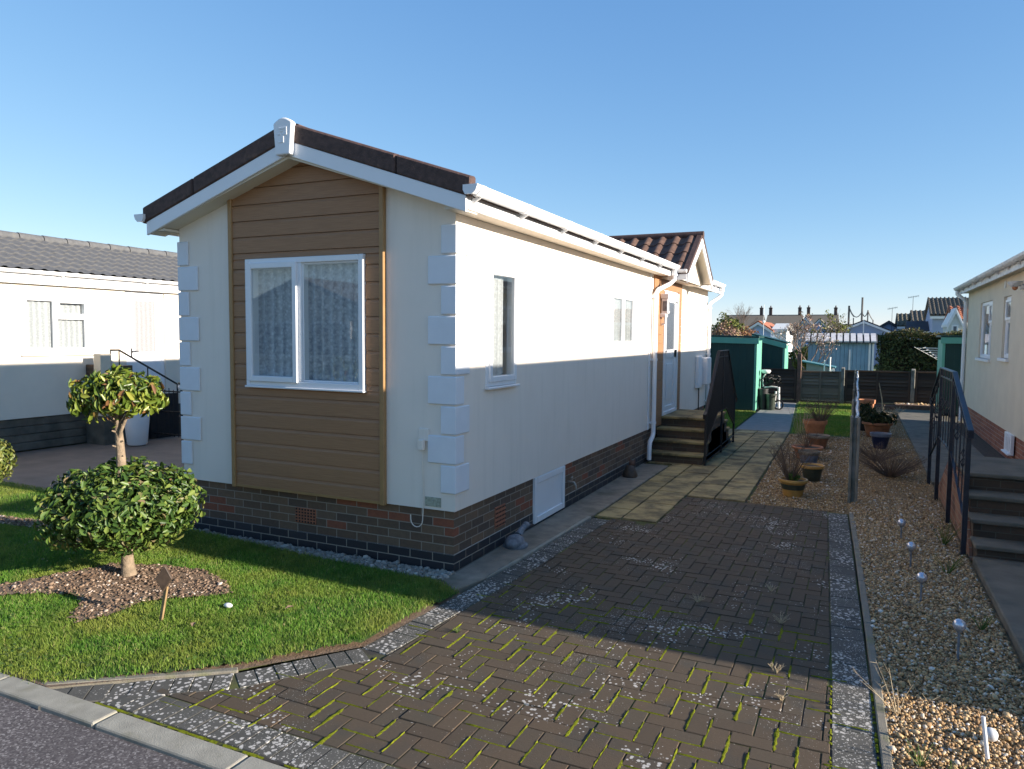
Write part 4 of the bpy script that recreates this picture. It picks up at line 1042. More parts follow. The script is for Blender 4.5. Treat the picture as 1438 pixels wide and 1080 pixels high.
#PART3
# ------------------------------------------------------------------ neighbour on the left
HL = thing('mobile_home', 'cream mobile home with a grey tiled roof and white casement window, on the far left', 'mobile home', (-11, 5, 0))
LX = -9.5; FL = Frame((LX, 0, 0), (0, 1, 0), (1, 0, 0))
wl_ = (2.30, 3.50, 1.60, 2.60); dl_ = (4.19, 5.05, .55, 2.755)
mb = MB(); wall_sheet(mb, FL, -.3, 11, .545, 2.80, [wl_, dl_], .1)
mb.quad((LX-3.1, -.3, .545), (LX, -.3, .545), (LX, -.3, 2.8), (LX-3.1, -.3, 2.8)); mb.quad((LX-3.1, 11, .545), (LX, 11, .545), (LX, 11, 2.8), (LX-3.1, 11, 2.8)); mb.quad((LX-3.1, -.3, .545), (LX-3.1, 11, .545), (LX-3.1, 11, 2.8), (LX-3.1, -.3, 2.8))
for yy in (-.3, 11): mb.add([(LX-3.1, yy, 2.8), (LX, yy, 2.8), (LX, yy, 3.0), (LX-1.55, yy, 3.66), (LX-3.1, yy, 3.0)], [(0, 1, 2, 3, 4)])
mb.build('wall', 'render_left', HL)
mb = MB(); mb.box(LX-2.8, 0, .6, LX-.4, 10.7, 2.75); mb.build('interior', 'room_dark', HL)
mb = MB()
for k in range(4): mb.box(LX-3.08, -.28, .0+k*.135, LX-.02-.006*(k % 2), 10.98, .13+k*.135)
mb.build('skirting', 'skirt_wood', HL, bevel=.01)
mb = MB(); mb.fbox(FL, -.3, 11, 2.765, 3.0, .0, .09); mb.build('fascia', 'white_paint', HL, bevel=.005)
gutter(HL, (LX+.093, -.4, 2.985), (LX+.093, 11.1, 2.985), .05, m='white_paint', brackets=1.5)
tiles('roof', 'tile_grey', HL, (LX+.16, -.4, 2.985), (0, 1, 0), (-1, 0, .415), (.415, 0, 1), 11.5, 1.86, .21, .27, .02, .022)
tiles('roof', 'tile_grey', HL, (LX-3.26, 11.1, 2.985), (0, -1, 0), (1, 0, .415), (-.415, 0, 1), 11.5, 1.86, .21, .27, .02, .022)
mb = MB(); yy = -.4
while yy < 11.1: mb.tube([(LX-1.55, yy, 3.695), (LX-1.55, yy+.44, 3.695)], [.10, .09], 10); yy += .45
mb.build('ridge_tile', 'tile_grey', HL, smooth=40)
casement(HL, FL, 2.30, 3.50, 1.60, 2.60, [(0, .47, 0, 1, False), (.47, 1, .66, 1, True), (.47, 1, 0, .66, False)], proud=.0, back=-.07, fw_=.085, cur='lace_side', folds=9)
mb = MB(); mb.fbox(FL, 2.26, 3.54, 1.572, 1.60, .0, .05); mb.build('sill', 'upvc', HL, bevel=.004)
mb = MB(); frame_ring(mb, FL, 4.19, 5.05, .56, 2.755, .07, -.08, -.03); mb.fbox(FL, 4.26, 4.98, .63, 2.685, -.075, -.05)
for a, b, c, d in ((4.26, 4.40, .63, 2.685), (4.86, 4.98, .63, 2.685), (4.40, 4.86, .63, 1.60), (4.40, 4.86, 2.58, 2.685)): mb.fbox(FL, a, b, c, d, -.0495, -.036)
dd = mb.build('door', 'upvc', HL, bevel=.003)
mb = MB(); mb.quad(FL.p(4.40, 1.60, -.044), FL.p(4.86, 1.60, -.044), FL.p(4.86, 2.58, -.044), FL.p(4.40, 2.58, -.044)); mb.build('pane', 'lace_door', dd)
mb = MB(); mb.fbox(FL, 4.31, 4.34, 1.50, 1.68, -.036, -.026); mb.tube([FL.p(4.325, 1.62, -.03), FL.p(4.325, 1.62, .02), FL.p(4.43, 1.62, .02)], .01); mb.build('handle', 'rubber', dd)
# its entrance: brick landing with pillar, railing, planter and gate
ST = thing('entrance_steps', 'brick landing with a square pillar at the left neighbour door', 'steps', (-9.2, 4.2, 0))
mb = MB(); mb.box(LX, 3.35, -.02, -9.02, 4.9, .50); mb.build('landing', 'skirt_wood', ST, bevel=.006)
mb = MB(); mb.box(LX, 4.9, -.02, -9.02, 5.2, .33); mb.build('tread', 'step_brick', ST, bevel=.006)
mb = MB(); mb.box(-9.22, 3.33, .50, -9.03, 3.53, 1.60); mb.build('pillar', 'render_right', ST, bevel=.006)
mb = MB(); mb.box(-9.49, 3.37, .50, -9.225, 3.49, 1.40); mb.box(-9.13, 3.535, .5, -9.02, 3.95, 1.38); mb.build('parapet', 'step_brick', ST, bevel=.006)
rl = thing('handrail', 'thin black handrail sloping down from the pillar at the left neighbour door', 'handrail', (-9.07, 4.3, .5))
mb = MB(); mb.tube([(-9.07, 3.55, 1.66), (-9.07, 3.72, 1.66), (-9.07, 4.95, .98)], .018); mb.tube([(-9.07, 3.55, 1.3), (-9.07, 3.55, 1.66)], .012); mb.build('rail', 'black_metal', rl, smooth=50)
for yy, z0_, z1_ in ((3.72, 1.35, 1.65), (4.3, .5, 1.34), (4.95, .3, .98)):
    mb = MB(); mb.tube([(-9.07, yy, z0_), (-9.07, yy, z1_)], .011); mb.build('post', 'black_metal', rl, smooth=50)
mb = MB(); mb.lathe([(.001, .0), (.15, .0), (.165, .02), (.20, .40), (.225, .74), (.24, .74), (.24, .78), (.215, .78), (.20, .70), (.001, .70)], (-8.52, 3.62, .0), 28)
pt = mb.build('planter', 'white_paint', None, smooth=40); tag(pt, 'tall tapered white planter standing by the left neighbour steps', 'planter')
gt = thing('garden_gate', 'black iron bar gate beside the left corner of the brown fronted home', 'gate', (-8.0, 4.3, 0))
mb = MB()
for z_ in (.10, .52, .90): mb.box(-8.93, 4.285, z_-.012, -6.6, 4.315, z_+.012)
mb.build('rail', 'black_metal', gt)
for k in range(18):
    xx = -8.86+k*.115; mb = MB(); mb.tube([(xx, 4.30, .06), (xx, 4.30, .96 if k % 2 else .93)], .0085, 6); mb.build('bar', 'black_metal', gt)
for xx in (-9.0, -6.55): mb = MB(); mb.box(xx-.06, 4.24, 0, xx+.06, 4.36, .98); mb.build('post', 'black_metal', gt, bevel=.005)
mb = MB(); mb.box(-8.99, 4.37, 0, -8.93, 4.85, .82); mb.build('side_panel', 'black_metal', gt)
lt = thing('lantern', 'small round post lantern with a black cap above the black gate', 'lamp', (-8.34, 4.42, 0))
mb = MB(); mb.tube([(-8.34, 4.42, 0), (-8.34, 4.42, .94)], .014); mb.build('post', 'black_metal', lt)
mb = MB(); mb.sphere((-8.34, 4.42, .98), .055, 14, 10); mb.build('globe', 'white_paint', lt, smooth=60)
mb = MB(); mb.lathe([(.001, .04), (.05, .035), (.065, 0), (.001, -.005)], (-8.34, 4.42, 1.03), 14); mb.build('cap', 'black_metal', lt, smooth=40)

# ------------------------------------------------------------------ neighbour on the right
HR = thing('mobile_home', 'beige mobile home over red brick with deep set windows, on the right edge', 'mobile home', (6.8, 7, 0))
RX = 5.25; FRt = Frame((RX, 0, 0), (0, 1, 0), (-1, 0, 0))
ys0, ys1 = -.66, 15.0
hA, hB = (11.45, 13.0, 1.60, 2.74), (9.55, 10.24, 1.66, 2.73)
mb = MB(); wall_sheet(mb, FRt, ys0, ys1, .46, 3.12, [hA, hB], .16)
rz = 3.62
for yy in (ys0, ys1): mb.add([(RX, yy, .46), (RX+3.1, yy, .46), (RX+3.1, yy, 3.1), (RX+1.55, yy, rz-.06), (RX, yy, 3.1)], [(0, 1, 2, 3, 4)])
mb.quad((RX+3.1, ys0, .46), (RX+3.1, ys1, .46), (RX+3.1, ys1, 3.1), (RX+3.1, ys0, 3.1)); mb.quad((RX, ys0, .46), (RX+3.1, ys0, .46), (RX+3.1, ys1, .46), (RX, ys1, .46))
mb.build('wall', 'render_right', HR)
mb = MB(); mb.box(RX+.02, ys0+.02, -.05, RX+3.08, ys1-.02, .458); mb.build('plinth', 'red_brick', HR)
mb = MB(); mb.box(RX+.5, ys0+.3, .6, RX+2.8, ys1-.3, 3.0); mb.build('interior', 'room_dark', HR)
mb = MB()
for sgn in (1, -1):
    xe = RX-.24 if sgn > 0 else RX+3.34
    mb.hexa([(RX+1.55, ys0-.03, rz-.06), (xe, ys0-.03, 3.15), (xe, ys1+.12, 3.15), (RX+1.55, ys1+.12, rz-.06)], [(RX+1.55, ys0-.03, rz), (xe, ys0-.03, 3.21), (xe, ys1+.12, 3.21), (RX+1.55, ys1+.12, rz)])
mb.build('roof', 'far_roof_dark', HR)
slp = (rz-3.21)/1.79
tiles('roof_tiles', 'tile_grey', HR, (RX-.20, ys1+.1, 3.185), (0, -1, 0), (1, 0, slp), (-slp, 0, 1), ys1-ys0+.25, 1.75, .30, .33, .016, .008)
mb = MB(); mb.box(RX-.185, ys0-.02, 3.03, RX-.165, ys1+.1, 3.17); mb.build('fascia', 'upvc_dirty', HR)
mb = MB(); mb.box(RX-.165, ys0-.02, 3.06, RX, ys1+.1, 3.08); mb.build('soffit', 'render_right', HR)
gutter(HR, (RX-.188, ys0-.03, 3.19), (RX-.188, ys1+.14, 3.19), .058, m='upvc_dirty', brackets=.9, out=(-1, 0, 0))
casement(HR, FRt, 11.45, 13.0, 1.60, 2.74, [(0, .30, .62, 1, True), (0, .30, 0, .62, False), (.30, 1, 0, 1, False)], proud=-.03, back=-.13, fw_=.065, cur='lace_side', cur_span=(.34, .62), folds=6, label='wide deep set window of the beige home')
casement(HR, FRt, 9.55, 10.24, 1.66, 2.73, [(0, 1, .62, 1, True), (0, 1, 0, .62, False)], proud=-.04, back=-.14, fw_=.065, cur=None, label='narrow deep set window of the beige home')
for a, b, c in ((11.38, 13.07, 1.575), (9.48, 10.31, 1.635)):
    mb = MB(); mb.fbox(FRt, a, b, c-.03, c+.025, -.15, .05); mb.build('sill', 'white_paint', HR, bevel=.005)
mb = MB(); mb.tube([(RX-.24, ys1-.05, 3.12), (RX-.24, ys1-.05, 3.04), (RX-.10, ys1-.06, 2.92), (RX-.055, ys1-.06, 2.84), (RX-.055, ys1-.06, .05)], .04, 12); mb.build('downpipe', 'upvc', HR, smooth=40)
mb = MB(); mb.fbox(FRt, 8.62, 9.2, .17, .47, .0, .05); mb.fbox(FRt, 8.62, 9.2, .14, .17, .0, .09)
for k in range(3): mb.fbox(FRt, 8.70+k*.13, 8.76+k*.13, .2, .43, .05, .06)
mb.build('vent_cover', 'upvc', HR, bevel=.006)
mb = MB(); mb.fbox(FRt, 10.05, 10.16, 2.88, 3.0, .0, .02); mb.build('bracket', 'upvc_dirty', HR)
mb = MB(); mb.tube([FRt.p(8.45, 2.80, 0), FRt.p(8.45, 2.80, .06)], .05, 10); mb.lathe([(.001, 0), (.05, 0), (.10, .05), (.105, .08), (.001, .09)], (RX-.13, 8.45, 2.80), 16); wlp = mb.build('wall_lantern', 'upvc_dirty', HR, smooth=40)
mb = MB(); mb.sphere((RX-.13, 8.45, 2.785), .04, 12, 8); mb.build('lantern_globe', 'terracotta', wlp, smooth=60)

# ------------------------------------------------------------------ steps and railings
EN = thing('entrance_steps', 'buff slab steps climbing to the white porch door of the middle home', 'steps', (.45, 7.4, 0))
mb = MB()
for k in range(4): mb.box(.012, 6.17+k*.25, -.02, .845, 8.95-k*.25, .125+k*.165)
mb.build('riser', 'step_brick', EN)
for k in range(4):
    ya, yb = 6.14+k*.25, 8.98-k*.25; z_ = .125+k*.165
    if k < 3:
        for (a, b) in ((ya, ya+.28), (yb-.28, yb)):
            mb = MB(); mb.box(.008, a, z_+.001, .865, b, z_+.041); mb.build('tread', 'flag', EN, bevel=.006)
    else:
        for (a, b) in ((ya, ya+.66), (ya+.666, yb)):
            mb = MB(); mb.box(.008, a, z_+.001, .44, b, z_+.041); mb.build('landing_slab', 'flag', EN, bevel=.006)
            mb = MB(); mb.box(.446, a, z_+.001, .865, b, z_+.041); mb.build('landing_slab', 'flag', EN, bevel=.006)
def railing(name, label, x, ys, hs, infill, mat_, loc, posts, scroll=0, step=.105, pw=.017):
    t = thing(name, label, 'railing', loc)
    mb = MB(); pts = [(x, y, h) for y, h in zip(ys, hs)]
    pts = [(x, ys[0]-.10, hs[0]-.10), (x, ys[0]-.11, hs[0]-.035)]+pts+[(x, ys[-1]+.11, hs[-1]-.035), (x, ys[-1]+.10, hs[-1]-.10)]
    for a, b in zip(pts, pts[1:]):
        d = (Vector(b)-Vector(a)).normalized(); nn = Vector((0, -d.z, d.y)) if True else None
        A, B = Vector(a)-d*.004, Vector(b)+d*.004; w = Vector((.024, 0, 0)); h = nn*.008
        mb.hexa([A-w-h, A+w-h, B+w-h, B-w-h], [A-w+h, A+w+h, B+w+h, B-w+h])
    mb.build('handrail', mat_, t, bevel=.003)
    f = lambda y, Z: float(np.interp(y, ys, Z))
    mb = MB()
    for off in ((.10, .0) if infill else (.0,)):
        for (ya, yb) in zip(ys, ys[1:]):
            for Z in ((infill, ) if off == 0 else (hs,)):
                za, zb = f(ya, Z)-off, f(yb, Z)-off
                mb.hexa([(x-.012, ya, za-.006), (x+.012, ya, za-.006), (x+.012, yb, zb-.006), (x-.012, yb, zb-.006)], [(x-.012, ya, za+.006), (x+.012, ya, za+.006), (x+.012, yb, zb+.006), (x-.012, yb, zb+.006)])
    mb.build('cross_rail', mat_, t)
    y = ys[0]+.06; k = 0
    while y < ys[-1]-.03:
        z0_, z1_ = f(y, infill), f(y, hs)-.012
        if z1_-z0_ > .05:
            mb = MB()
            if scroll and k % 2 == 1:
                # twisted bar with a basket swelling half way up
                zc = (z0_+z1_)/2; mb.tube([(x, y, z0_), (x, y, z1_)], .006, 6)
                for q in range(4):
                    a0 = q*math.pi/2
                    mb.tube([(x+.035*math.sin(math.pi*s/8)*math.cos(a0+s*.35), y+.035*math.sin(math.pi*s/8)*math.sin(a0+s*.35), zc-.09+.18*s/8) for s in range(9)], .004, 5)
            else: mb.tube([(x, y, z0_), (x, y, z1_)], .010 if pw < .02 else .008, 6)
            mb.build('baluster', mat_, t)
        y += step; k += 1
    for yp in posts:
        mb = MB(); mb.box(x-pw, yp-pw, -.03, x+pw, yp+pw, f(yp, hs)-.008); mb.build('post', mat_, t, bevel=.003)
    return t
railing('railing', 'dense black metal railing rising and falling beside the buff porch steps', .89, [6.16, 7.17, 8.06, 9.10], [.84, 1.755, 1.755, .86], [.30, .74, .74, .30], 'black_metal', (.89, 7.6, 0), [6.17, 7.62, 8.98], step=.075)
mb = MB()
for zz in (.06, .14): mb.box(.882, 6.17, zz-.006, .898, 8.98, zz+.006)
o = mb.build('bottom_rail', 'black_metal', bpy.data.objects['railing'])
RS = thing('entrance_steps', 'dark brick and slab steps of the beige home, at the right edge', 'steps', (4.6, 3.4, 0))
for k, (ya, yb) in enumerate(((2.36, 5.5), (2.65, 5.2), (2.96, 4.9), (3.28, 4.5))):
    mb = MB(); mb.box(3.985, ya, -.02+(.14+.165*(k-1) if k else 0), 5.23, yb, .125+.165*k); mb.build('riser', 'step_brick', RS)
    mb = MB(); mb.box(3.965, ya-.03, .126+.165*k, 5.24, (ya+.31 if k < 3 else yb), .166+.165*k); mb.build('tread', 'path_conc', RS, bevel=.008)
mb = MB(); mb.add([(3.955, 2.52, -.03), (3.955, 5.5, -.03), (3.955, 5.5, .12), (3.955, 4.55, .60), (3.955, 3.22, .60)], [(0, 1, 2, 3, 4)]); V0 = mb.v[:]
mb = MB(); mb.extrude(V0, (.026, 0, 0)); mb.build('side_wall', 'orange_brick', RS)
railing('railing', 'black iron railing with basket balusters beside the dark brick steps on the right', 3.905, [2.55, 3.86, 5.2, 6.35], [1.20, 1.63, 1.63, 1.18], [.30, .78, .78, .36], 'black_railing', (3.905, 4.4, 0), [2.56, 3.88, 5.2, 6.3], scroll=1, step=.27, pw=.021)

# ------------------------------------------------------------------ clipped bay tree
def leaf_cloud(C, rad, n, size, m, name, parent, shell=.55, up=.25, flat_bottom=None, aspect=.5, seed=1, cup=.2, squash=None):
    r_ = np.random.RandomState(seed)
    d = r_.normal(size=(n, 3)); d /= np.linalg.norm(d, axis=1)[:, None]
    if flat_bottom is not None:
        d[:, 2] = np.where(d[:, 2] < flat_bottom, r_.uniform(flat_bottom, .3, n), d[:, 2]); d /= np.linalg.norm(d, axis=1)[:, None]
    rr = (shell+(1-shell)*r_.rand(n)**.6)
    lump = 1+.08*np.sin(d[:, 0]*7+seed)*np.sin(d[:, 1]*6+2*seed)+.07*np.sin(d[:, 2]*9+d[:, 0]*5)
    P = np.array(C)+d*np.array(rad)*(rr*lump)[:, None]
    nrm = d/np.array(rad); nrm /= np.linalg.norm(nrm, axis=1)[:, None]
    nrm = nrm+r_.normal(scale=.55, size=(n, 3)); nrm /= np.linalg.norm(nrm, axis=1)[:, None]
    t = r_.normal(size=(n, 3))+np.array([0, 0, up*2])+d*.6; t -= nrm*(t*nrm).sum(1)[:, None]; t /= np.linalg.norm(t, axis=1)[:, None]
    b = np.cross(nrm, t); s = size*r_.uniform(.45, 1.3, n)[:, None]; w = s*aspect*.5*r_.uniform(.75, 1.2, n)[:, None]
    base, tip = P-t*s*.5, P+t*s*.5-nrm*s*.12
    l1, r1 = P-t*s*.12+b*w+nrm*s*cup*.5, P-t*s*.12-b*w+nrm*s*cup*.5
    l2, r2_ = P+t*s*.2+b*w*.75+nrm*s*cup*.3, P+t*s*.2-b*w*.75+nrm*s*cup*.3
    V = np.stack([base, l1, l2, tip, r2_, r1], 1).reshape(-1, 3)
    F = (np.array([[0, 3, 2, 1], [0, 5, 4, 3]])[None]+(np.arange(n)*6)[:, None, None]).reshape(-1, 4)
    return np_mesh(name, V, F, m, parent)
TR = thing('topiary_tree', 'two tiered clipped bay tree with a wide lower crown, on the front lawn', 'tree', (-2.15, -1.405, 0))
T0 = (-2.15, -1.405); TZ = .065
mb = MB(); mb.tube([(T0[0]+.04, T0[1], .0), (T0[0]+.035, T0[1], .05), (T0[0]+.025, T0[1], .12), (T0[0]+.01, T0[1]+.0, .3), (T0[0]-.015, T0[1], .6), (T0[0]-.035, T0[1]+.01, .95), (T0[0]-.045, T0[1]+.01, 1.1), (T0[0]-.05, T0[1], 1.27), (T0[0]-.09, T0[1]+.02, 1.42)], [.068, .056, .048, .042, .038, .036, .033, .026, .012], 14)
mb.tube([(T0[0]-.045, T0[1], 1.12), (T0[0]-.0, T0[1]-.01, 1.2), (T0[0]+.05, T0[1]+.01, 1.32), (T0[0]+.10, T0[1], 1.45)], [.014, .014, .012, .008], 8)
for q in range(9):
    a = q*.7; mb.tube([(T0[0]-.05, T0[1], 1.24+.02*q % .06), (T0[0]-.05+.16*math.cos(a), T0[1]+.16*math.sin(a), 1.38+.02*(q % 3))], [.010, .004], 6)
for q in range(7):
    a = q*2.1; zz = .98+.04*q; mb.tube([(T0[0]-.04, T0[1], zz), (T0[0]-.04+.05*math.cos(a), T0[1]+.05*math.sin(a), zz+.02)], [.012, .006], 6)
for q in range(len(mb.v)):
    v = mb.v[q]; mb.v[q] = (T0[0]+(v[0]-T0[0])*.965, T0[1]+(v[1]-T0[1])*.965, TZ+v[2]*.965)
mb.build('trunk', 'bark', TR, smooth=60)
leaf_cloud((T0[0]-.01, T0[1], TZ+.565), (.575, .575, .335), 6800, .066, 'leaf_low', 'crown', TR, .50, .3, aspect=.46, seed=3, cup=.28).__setitem__('label', 'wide lower crown of dark glossy leaves')
leaf_cloud((T0[0]-.043, T0[1], TZ+1.405), (.33, .33, .22), 2100, .080, 'leaf_top', 'crown', TR, .30, .9, -.42, .38, 5, .3).__setitem__('label', 'small upper crown of yellow green leaves')
SX, SY = -5.34, -.58
SB = thing('topiary_tree', 'clipped yellow green shrub cut off by the left picture edge', 'shrub', (SX, SY, 0))
leaf_cloud((SX, SY, .60), (.23, .23, .25), 1500, .055, 'leaf_small', 'crown', SB, .4, .3, None, .5, 8)
mb = MB(); mb.tube([(SX, SY, 0), (SX, SY, .5)], [.03, .02], 8); mb.build('trunk', 'bark', SB)
# wooden lawn marker
SK = thing('lawn_marker', 'leaning wooden stake with a dark diamond plate, on the lawn by the bark bed', 'stake', (-1.22, -1.85, 0))
mb = MB(); mb.hexa([(-1.318, -1.79, -.02), (-1.29, -1.79, -.02), (-1.29, -1.775, -.02), (-1.318, -1.775, -.02)], [(-1.250, -1.79, .25), (-1.222, -1.79, .25), (-1.222, -1.775, .25), (-1.250, -1.775, .25)]); mb.v = [(x+.085, y-.07, z+.04) for x, y, z in mb.v]; mb.build('stake', 'stake_wood', SK, bevel=.002)
mb = MB(); mb.extrude([(-1.238, -1.797, .225), (-1.175, -1.775, .315), (-1.222, -1.79, .40), (-1.29, -1.812, .31)], (.008, -.022, 0)); mb.v = [(x+.085, y-.07, z+.04) for x, y, z in mb.v]; mb.build('diamond_plate', 'stake_dark', SK, bevel=.003)

# ------------------------------------------------------------------ solar lights
def solar(label, x, y, h, lean=(0, 0)):
    t = thing('solar_light', label, 'garden light', (x, y, 0), 'globe solar lights along the gravel bed')
    mb = MB(); mb.tube([(x, y, -.03), (x+lean[0], y+lean[1], h-.03)], .0075, 8); mb.build('stem', 'stone', t, smooth=50)
    mb = MB(); mb.lathe([(.001, -.045), (.014, -.045), (.028, -.022), (.026, -.018), (.001, -.018)], (x+lean[0], y+lean[1], h), 14); mb.build('collar', 'stone', t, smooth=40)
    mb = MB(); mb.sphere((x+lean[0], y+lean[1], h), .038, 16, 12); mb.build('globe', 'ball', t, smooth=70)
solar('globe solar light farthest up the gravel bed, near the lowest right hand step', 3.418, 2.96, .155)
solar('globe solar light second from the far end of the row in the gravel', 3.446, 1.96, .18)
solar('globe solar light in the middle of the row in the gravel', 3.462, 1.01, .19, (.0, .0))
solar('globe solar light set apart to the right beside the raised concrete path', 3.597, -.01, .215)
SLP = thing('solar_light', 'broken solar light stem without a globe, in the sunny gravel at front', 'garden light', (3.59, -1.21, 0), 'globe solar lights along the gravel bed')
mb = MB(); mb.tube([(3.595, -1.22, -.02), (3.57, -1.19, .19)], .0095, 8); mb.build('stem', 'white_paint', SLP, smooth=50)
mb = MB(); mb.sphere((3.63, -1.02, .03), .034, 14, 10); o = mb.build('garden_ball', 'upvc_dirty', None, smooth=70); tag(o, 'loose white globe lying in the gravel behind the broken solar light stem', 'ball')

# ------------------------------------------------------------------ pots
def twigs(name, parent, c, n, h, spread, m='twig', r0=.003, seed=1, side=5):
    r = random.Random(seed); mb = MB()
    for k in range(n):
        a = r.uniform(0, 2*math.pi); s = spread*math.sqrt(r.random()); hh = h*r.uniform(.6, 1.05)
        p = Vector(c)+Vector((math.cos(a)*s*.15, math.sin(a)*s*.15, 0))
        q = p+Vector((math.cos(a)*s*.5, math.sin(a)*s*.5, hh*.55)); e = p+Vector((math.cos(a)*s+r.uniform(-.02, .02), math.sin(a)*s+r.uniform(-.02, .02), hh))
        mb.tube([p, q, e], [r0, r0*.8, r0*.35], 4, cap=False)
        for b in range(side):
            t = r.uniform(.35, .95); w = q.lerp(e, t); mb.tube([w, w+Vector((r.uniform(-1, 1), r.uniform(-1, 1), r.uniform(.2, 1.2)))*h*.16], [r0*.5, r0*.25], 3, cap=False)
    return mb.build(name, m, parent)
def pot(label, x, y, R_, h, m, band=None, soil='soil', twig=None, style='bowl', rim=None, leafy=None):
    t = thing('plant_pot', label, 'plant pot', (x, y, 0))
    if style == 'bowl': pr = [(.001, 0), (R_*.66, 0), (R_*.70, .01), (R_*.86, h*.62), (R_*.93, h*.80)]; rm = [(R_*.94, h*.79), (R_*1.04, h*.84), (R_*1.07, h*.93), (R_*1.04, h), (R_*.95, h), (R_*.90, h*.88), (.001, h*.86)]
    else: pr = [(.001, 0), (R_*.62, 0), (R_*.64, .01), (R_*.92, h*.80)]; rm = [(R_*.94, h*.79), (R_*1.02, h*.80), (R_*1.04, h), (R_*.96, h), (R_*.90, h*.86), (.001, h*.84)]
    MB().lathe(pr, (x, y, 0), 32).build('bowl', m, t, smooth=40)
    MB().lathe(rm, (x, y, 0), 32).build('rim', rim or m, t, smooth=40)
    if band: MB().lathe([(R_*.745, h*.27), (R_*.752, h*.27), (R_*.915, h*.735), (R_*.90, h*.735)], (x, y, 0), 32).build('band', band, t, smooth=40)
    MB().lathe([(.001, h*.90), (R_*.92, h*.885)], (x, y, 0), 24).build('soil', soil, t)
    if twig: twigs('dead_plant', t, (x+twig.get('dx', 0), y, h*.86), **{k: v for k, v in twig.items() if k != 'dx'})
    if leafy: leaf_cloud((x, y, h+leafy[2]*.5), leafy[:3], leafy[3], leafy[4], leafy[5], 'foliage', t, .2, .8, None, .25, 3)
    return t
pot('ochre bowl with a dark green band and a dead twiggy plant, nearest of the row', 2.283, 4.56, .165, .215, 'ochre_glaze', 'green_glaze', twig=dict(n=60, h=.46, spread=.26, seed=2, dx=-.03, r0=.0035), leafy=(.09, .09, .05, 130, .06, 'weed'))
pot('dark bowl with a wide yellow rim, second of the row', 2.44, 5.75, .155, .22, 'green_glaze', rim='ochre_glaze')
pot('grey blue glazed pot behind the yellow rimmed bowl', 2.34, 6.75, .15, .27, 'blue_glaze', rim='concrete')
pot('wide shallow terracotta bowl half way along the row', 2.26, 7.75, .235, .20, 'terracotta', twig=dict(n=26, h=.28, spread=.2, seed=5, r0=.004))
pot('dark pot with a pale rim behind the terracotta bowl', 2.36, 9.05, .19, .24, 'brown_pot', rim='concrete')
pot('tall terracotta pot with a bushy dead shrub, farthest of the row', 2.24, 10.3, .22, .38, 'terracotta', style='tall', twig=dict(n=70, h=.46, spread=.36, seed=9, dx=.1, r0=.0042, side=6))
for k, (x, y, h) in enumerate(((2.0, 9.9, .75), (2.08, 10.6, .6))):
    t = thing('dead_plant', ('thin pale stalks standing beside the tall terracotta pot', 'low straw coloured stalks beyond the tall terracotta pot')[k], 'plant', (x, y, 0)); twigs('stem', t, (x, y, 0), 14, h, .22, 'straw', .0035, 20+k, 2)
pot('large orange flower pot standing in the sun behind the fence posts', 3.16, 15.1, .225, .46, 'terracotta', style='tall')
pot('low brown bowl of dark foliage in the shaded gravel', 3.36, 11.3, .27, .30, 'brown_pot', leafy=(.36, .3, .14, 420, .13, 'hedge'))
pot('navy glazed pot in the shaded gravel, in front of the brown bowl', 3.38, 9.55, .17, .28, 'navy_glaze', style='tall', rim='blue_glaze')
pot('small pot of dark foliage between the fence posts and brown bowl', 3.13, 12.3, .16, .3, 'rubber', leafy=(.24, .24, .2, 300, .12, 'hedge'))
t = thing('dead_plant', 'tall pale dead stalk in the sunny end of the gravel bed', 'plant', (3.6, 14.2, 0)); mb = MB(); mb.tube([(3.56, 14.6, 0), (3.52, 14.6, .5), (3.44, 14.6, .92)], [.02, .016, .008], 6); mb.build('stem', 'straw', t); twigs('seed_head', t, (3.55, 14.6, 0), 60, .34, .45, 'straw', .006, 31, 3)
t = thing('dead_plant', 'clump of sunlit straw stems beside the large orange flower pot', 'plant', (3.35, 14.6, 0)); twigs('stem', t, (3.25, 14.7, 0), 50, .3, .3, 'straw', .006, 33, 3)
for k, (x, y, n, h, sp) in enumerate(((3.45, 6.6, 120, .30, .5), (3.3, 8.0, 90, .26, .42))):
    t = thing('dead_plant', ('low dark twiggy plant in the shaded gravel right of the first fence post', 'smaller dark twiggy plant in front of the navy pot')[k], 'plant', (x, y, 0)); twigs('stem', t, (x, y, 0), n, h, sp, 'twig', .004, 60+k, 5)
# weeds
for k, (x, y, n, h, m, lab) in enumerate(((3.23, -.92, 10, .26, 'straw', 'pale brown seeding weed beside the path edging at the shadow line'), (3.30, -1.42, 14, .10, 'weed', 'small bright green weed in the sunny front gravel'), (3.42, -1.56, 16, .10, 'weed', 'low green weed tuft at the front of the gravel'), (3.78, 2.9, 26, .22, 'weed', 'dark green weed beside the foot of the right hand railing'), (3.72, 1.9, 18, .16, 'weed', 'small dark weed in the shaded gravel by the concrete path'), (3.80, .6, 16, .10, 'weed', 'flat weed against the edge of the raised concrete path'), (2.55, .1, 14, .07, 'straw', 'dry straw tuft at the middle of the paving, right of centre'), (2.60, -.72, 16, .06, 'straw', 'dry straw tuft just in the sun at the right of the paving'), (1.95, .25, 18, .06, 'straw', 'pale dry tuft in the shaded middle of the paving'), (2.66, -1.05, 14, .05, 'straw', 'flattened brown tuft in the sunny paving joints'), (2.42, .75, 12, .06, 'straw', 'tiny dry tuft far up the shaded paving'), (.62, -1.05, 14, .04, 'weed', 'small green weed in the mossy paving near the lawn'))):
    t = thing('weed', lab, 'weed', (x, y, 0)); twigs('stem', t, (x, y, 0), n, h, h*.8, m, .0022 if y < 3 else .003, 40+k, 2)
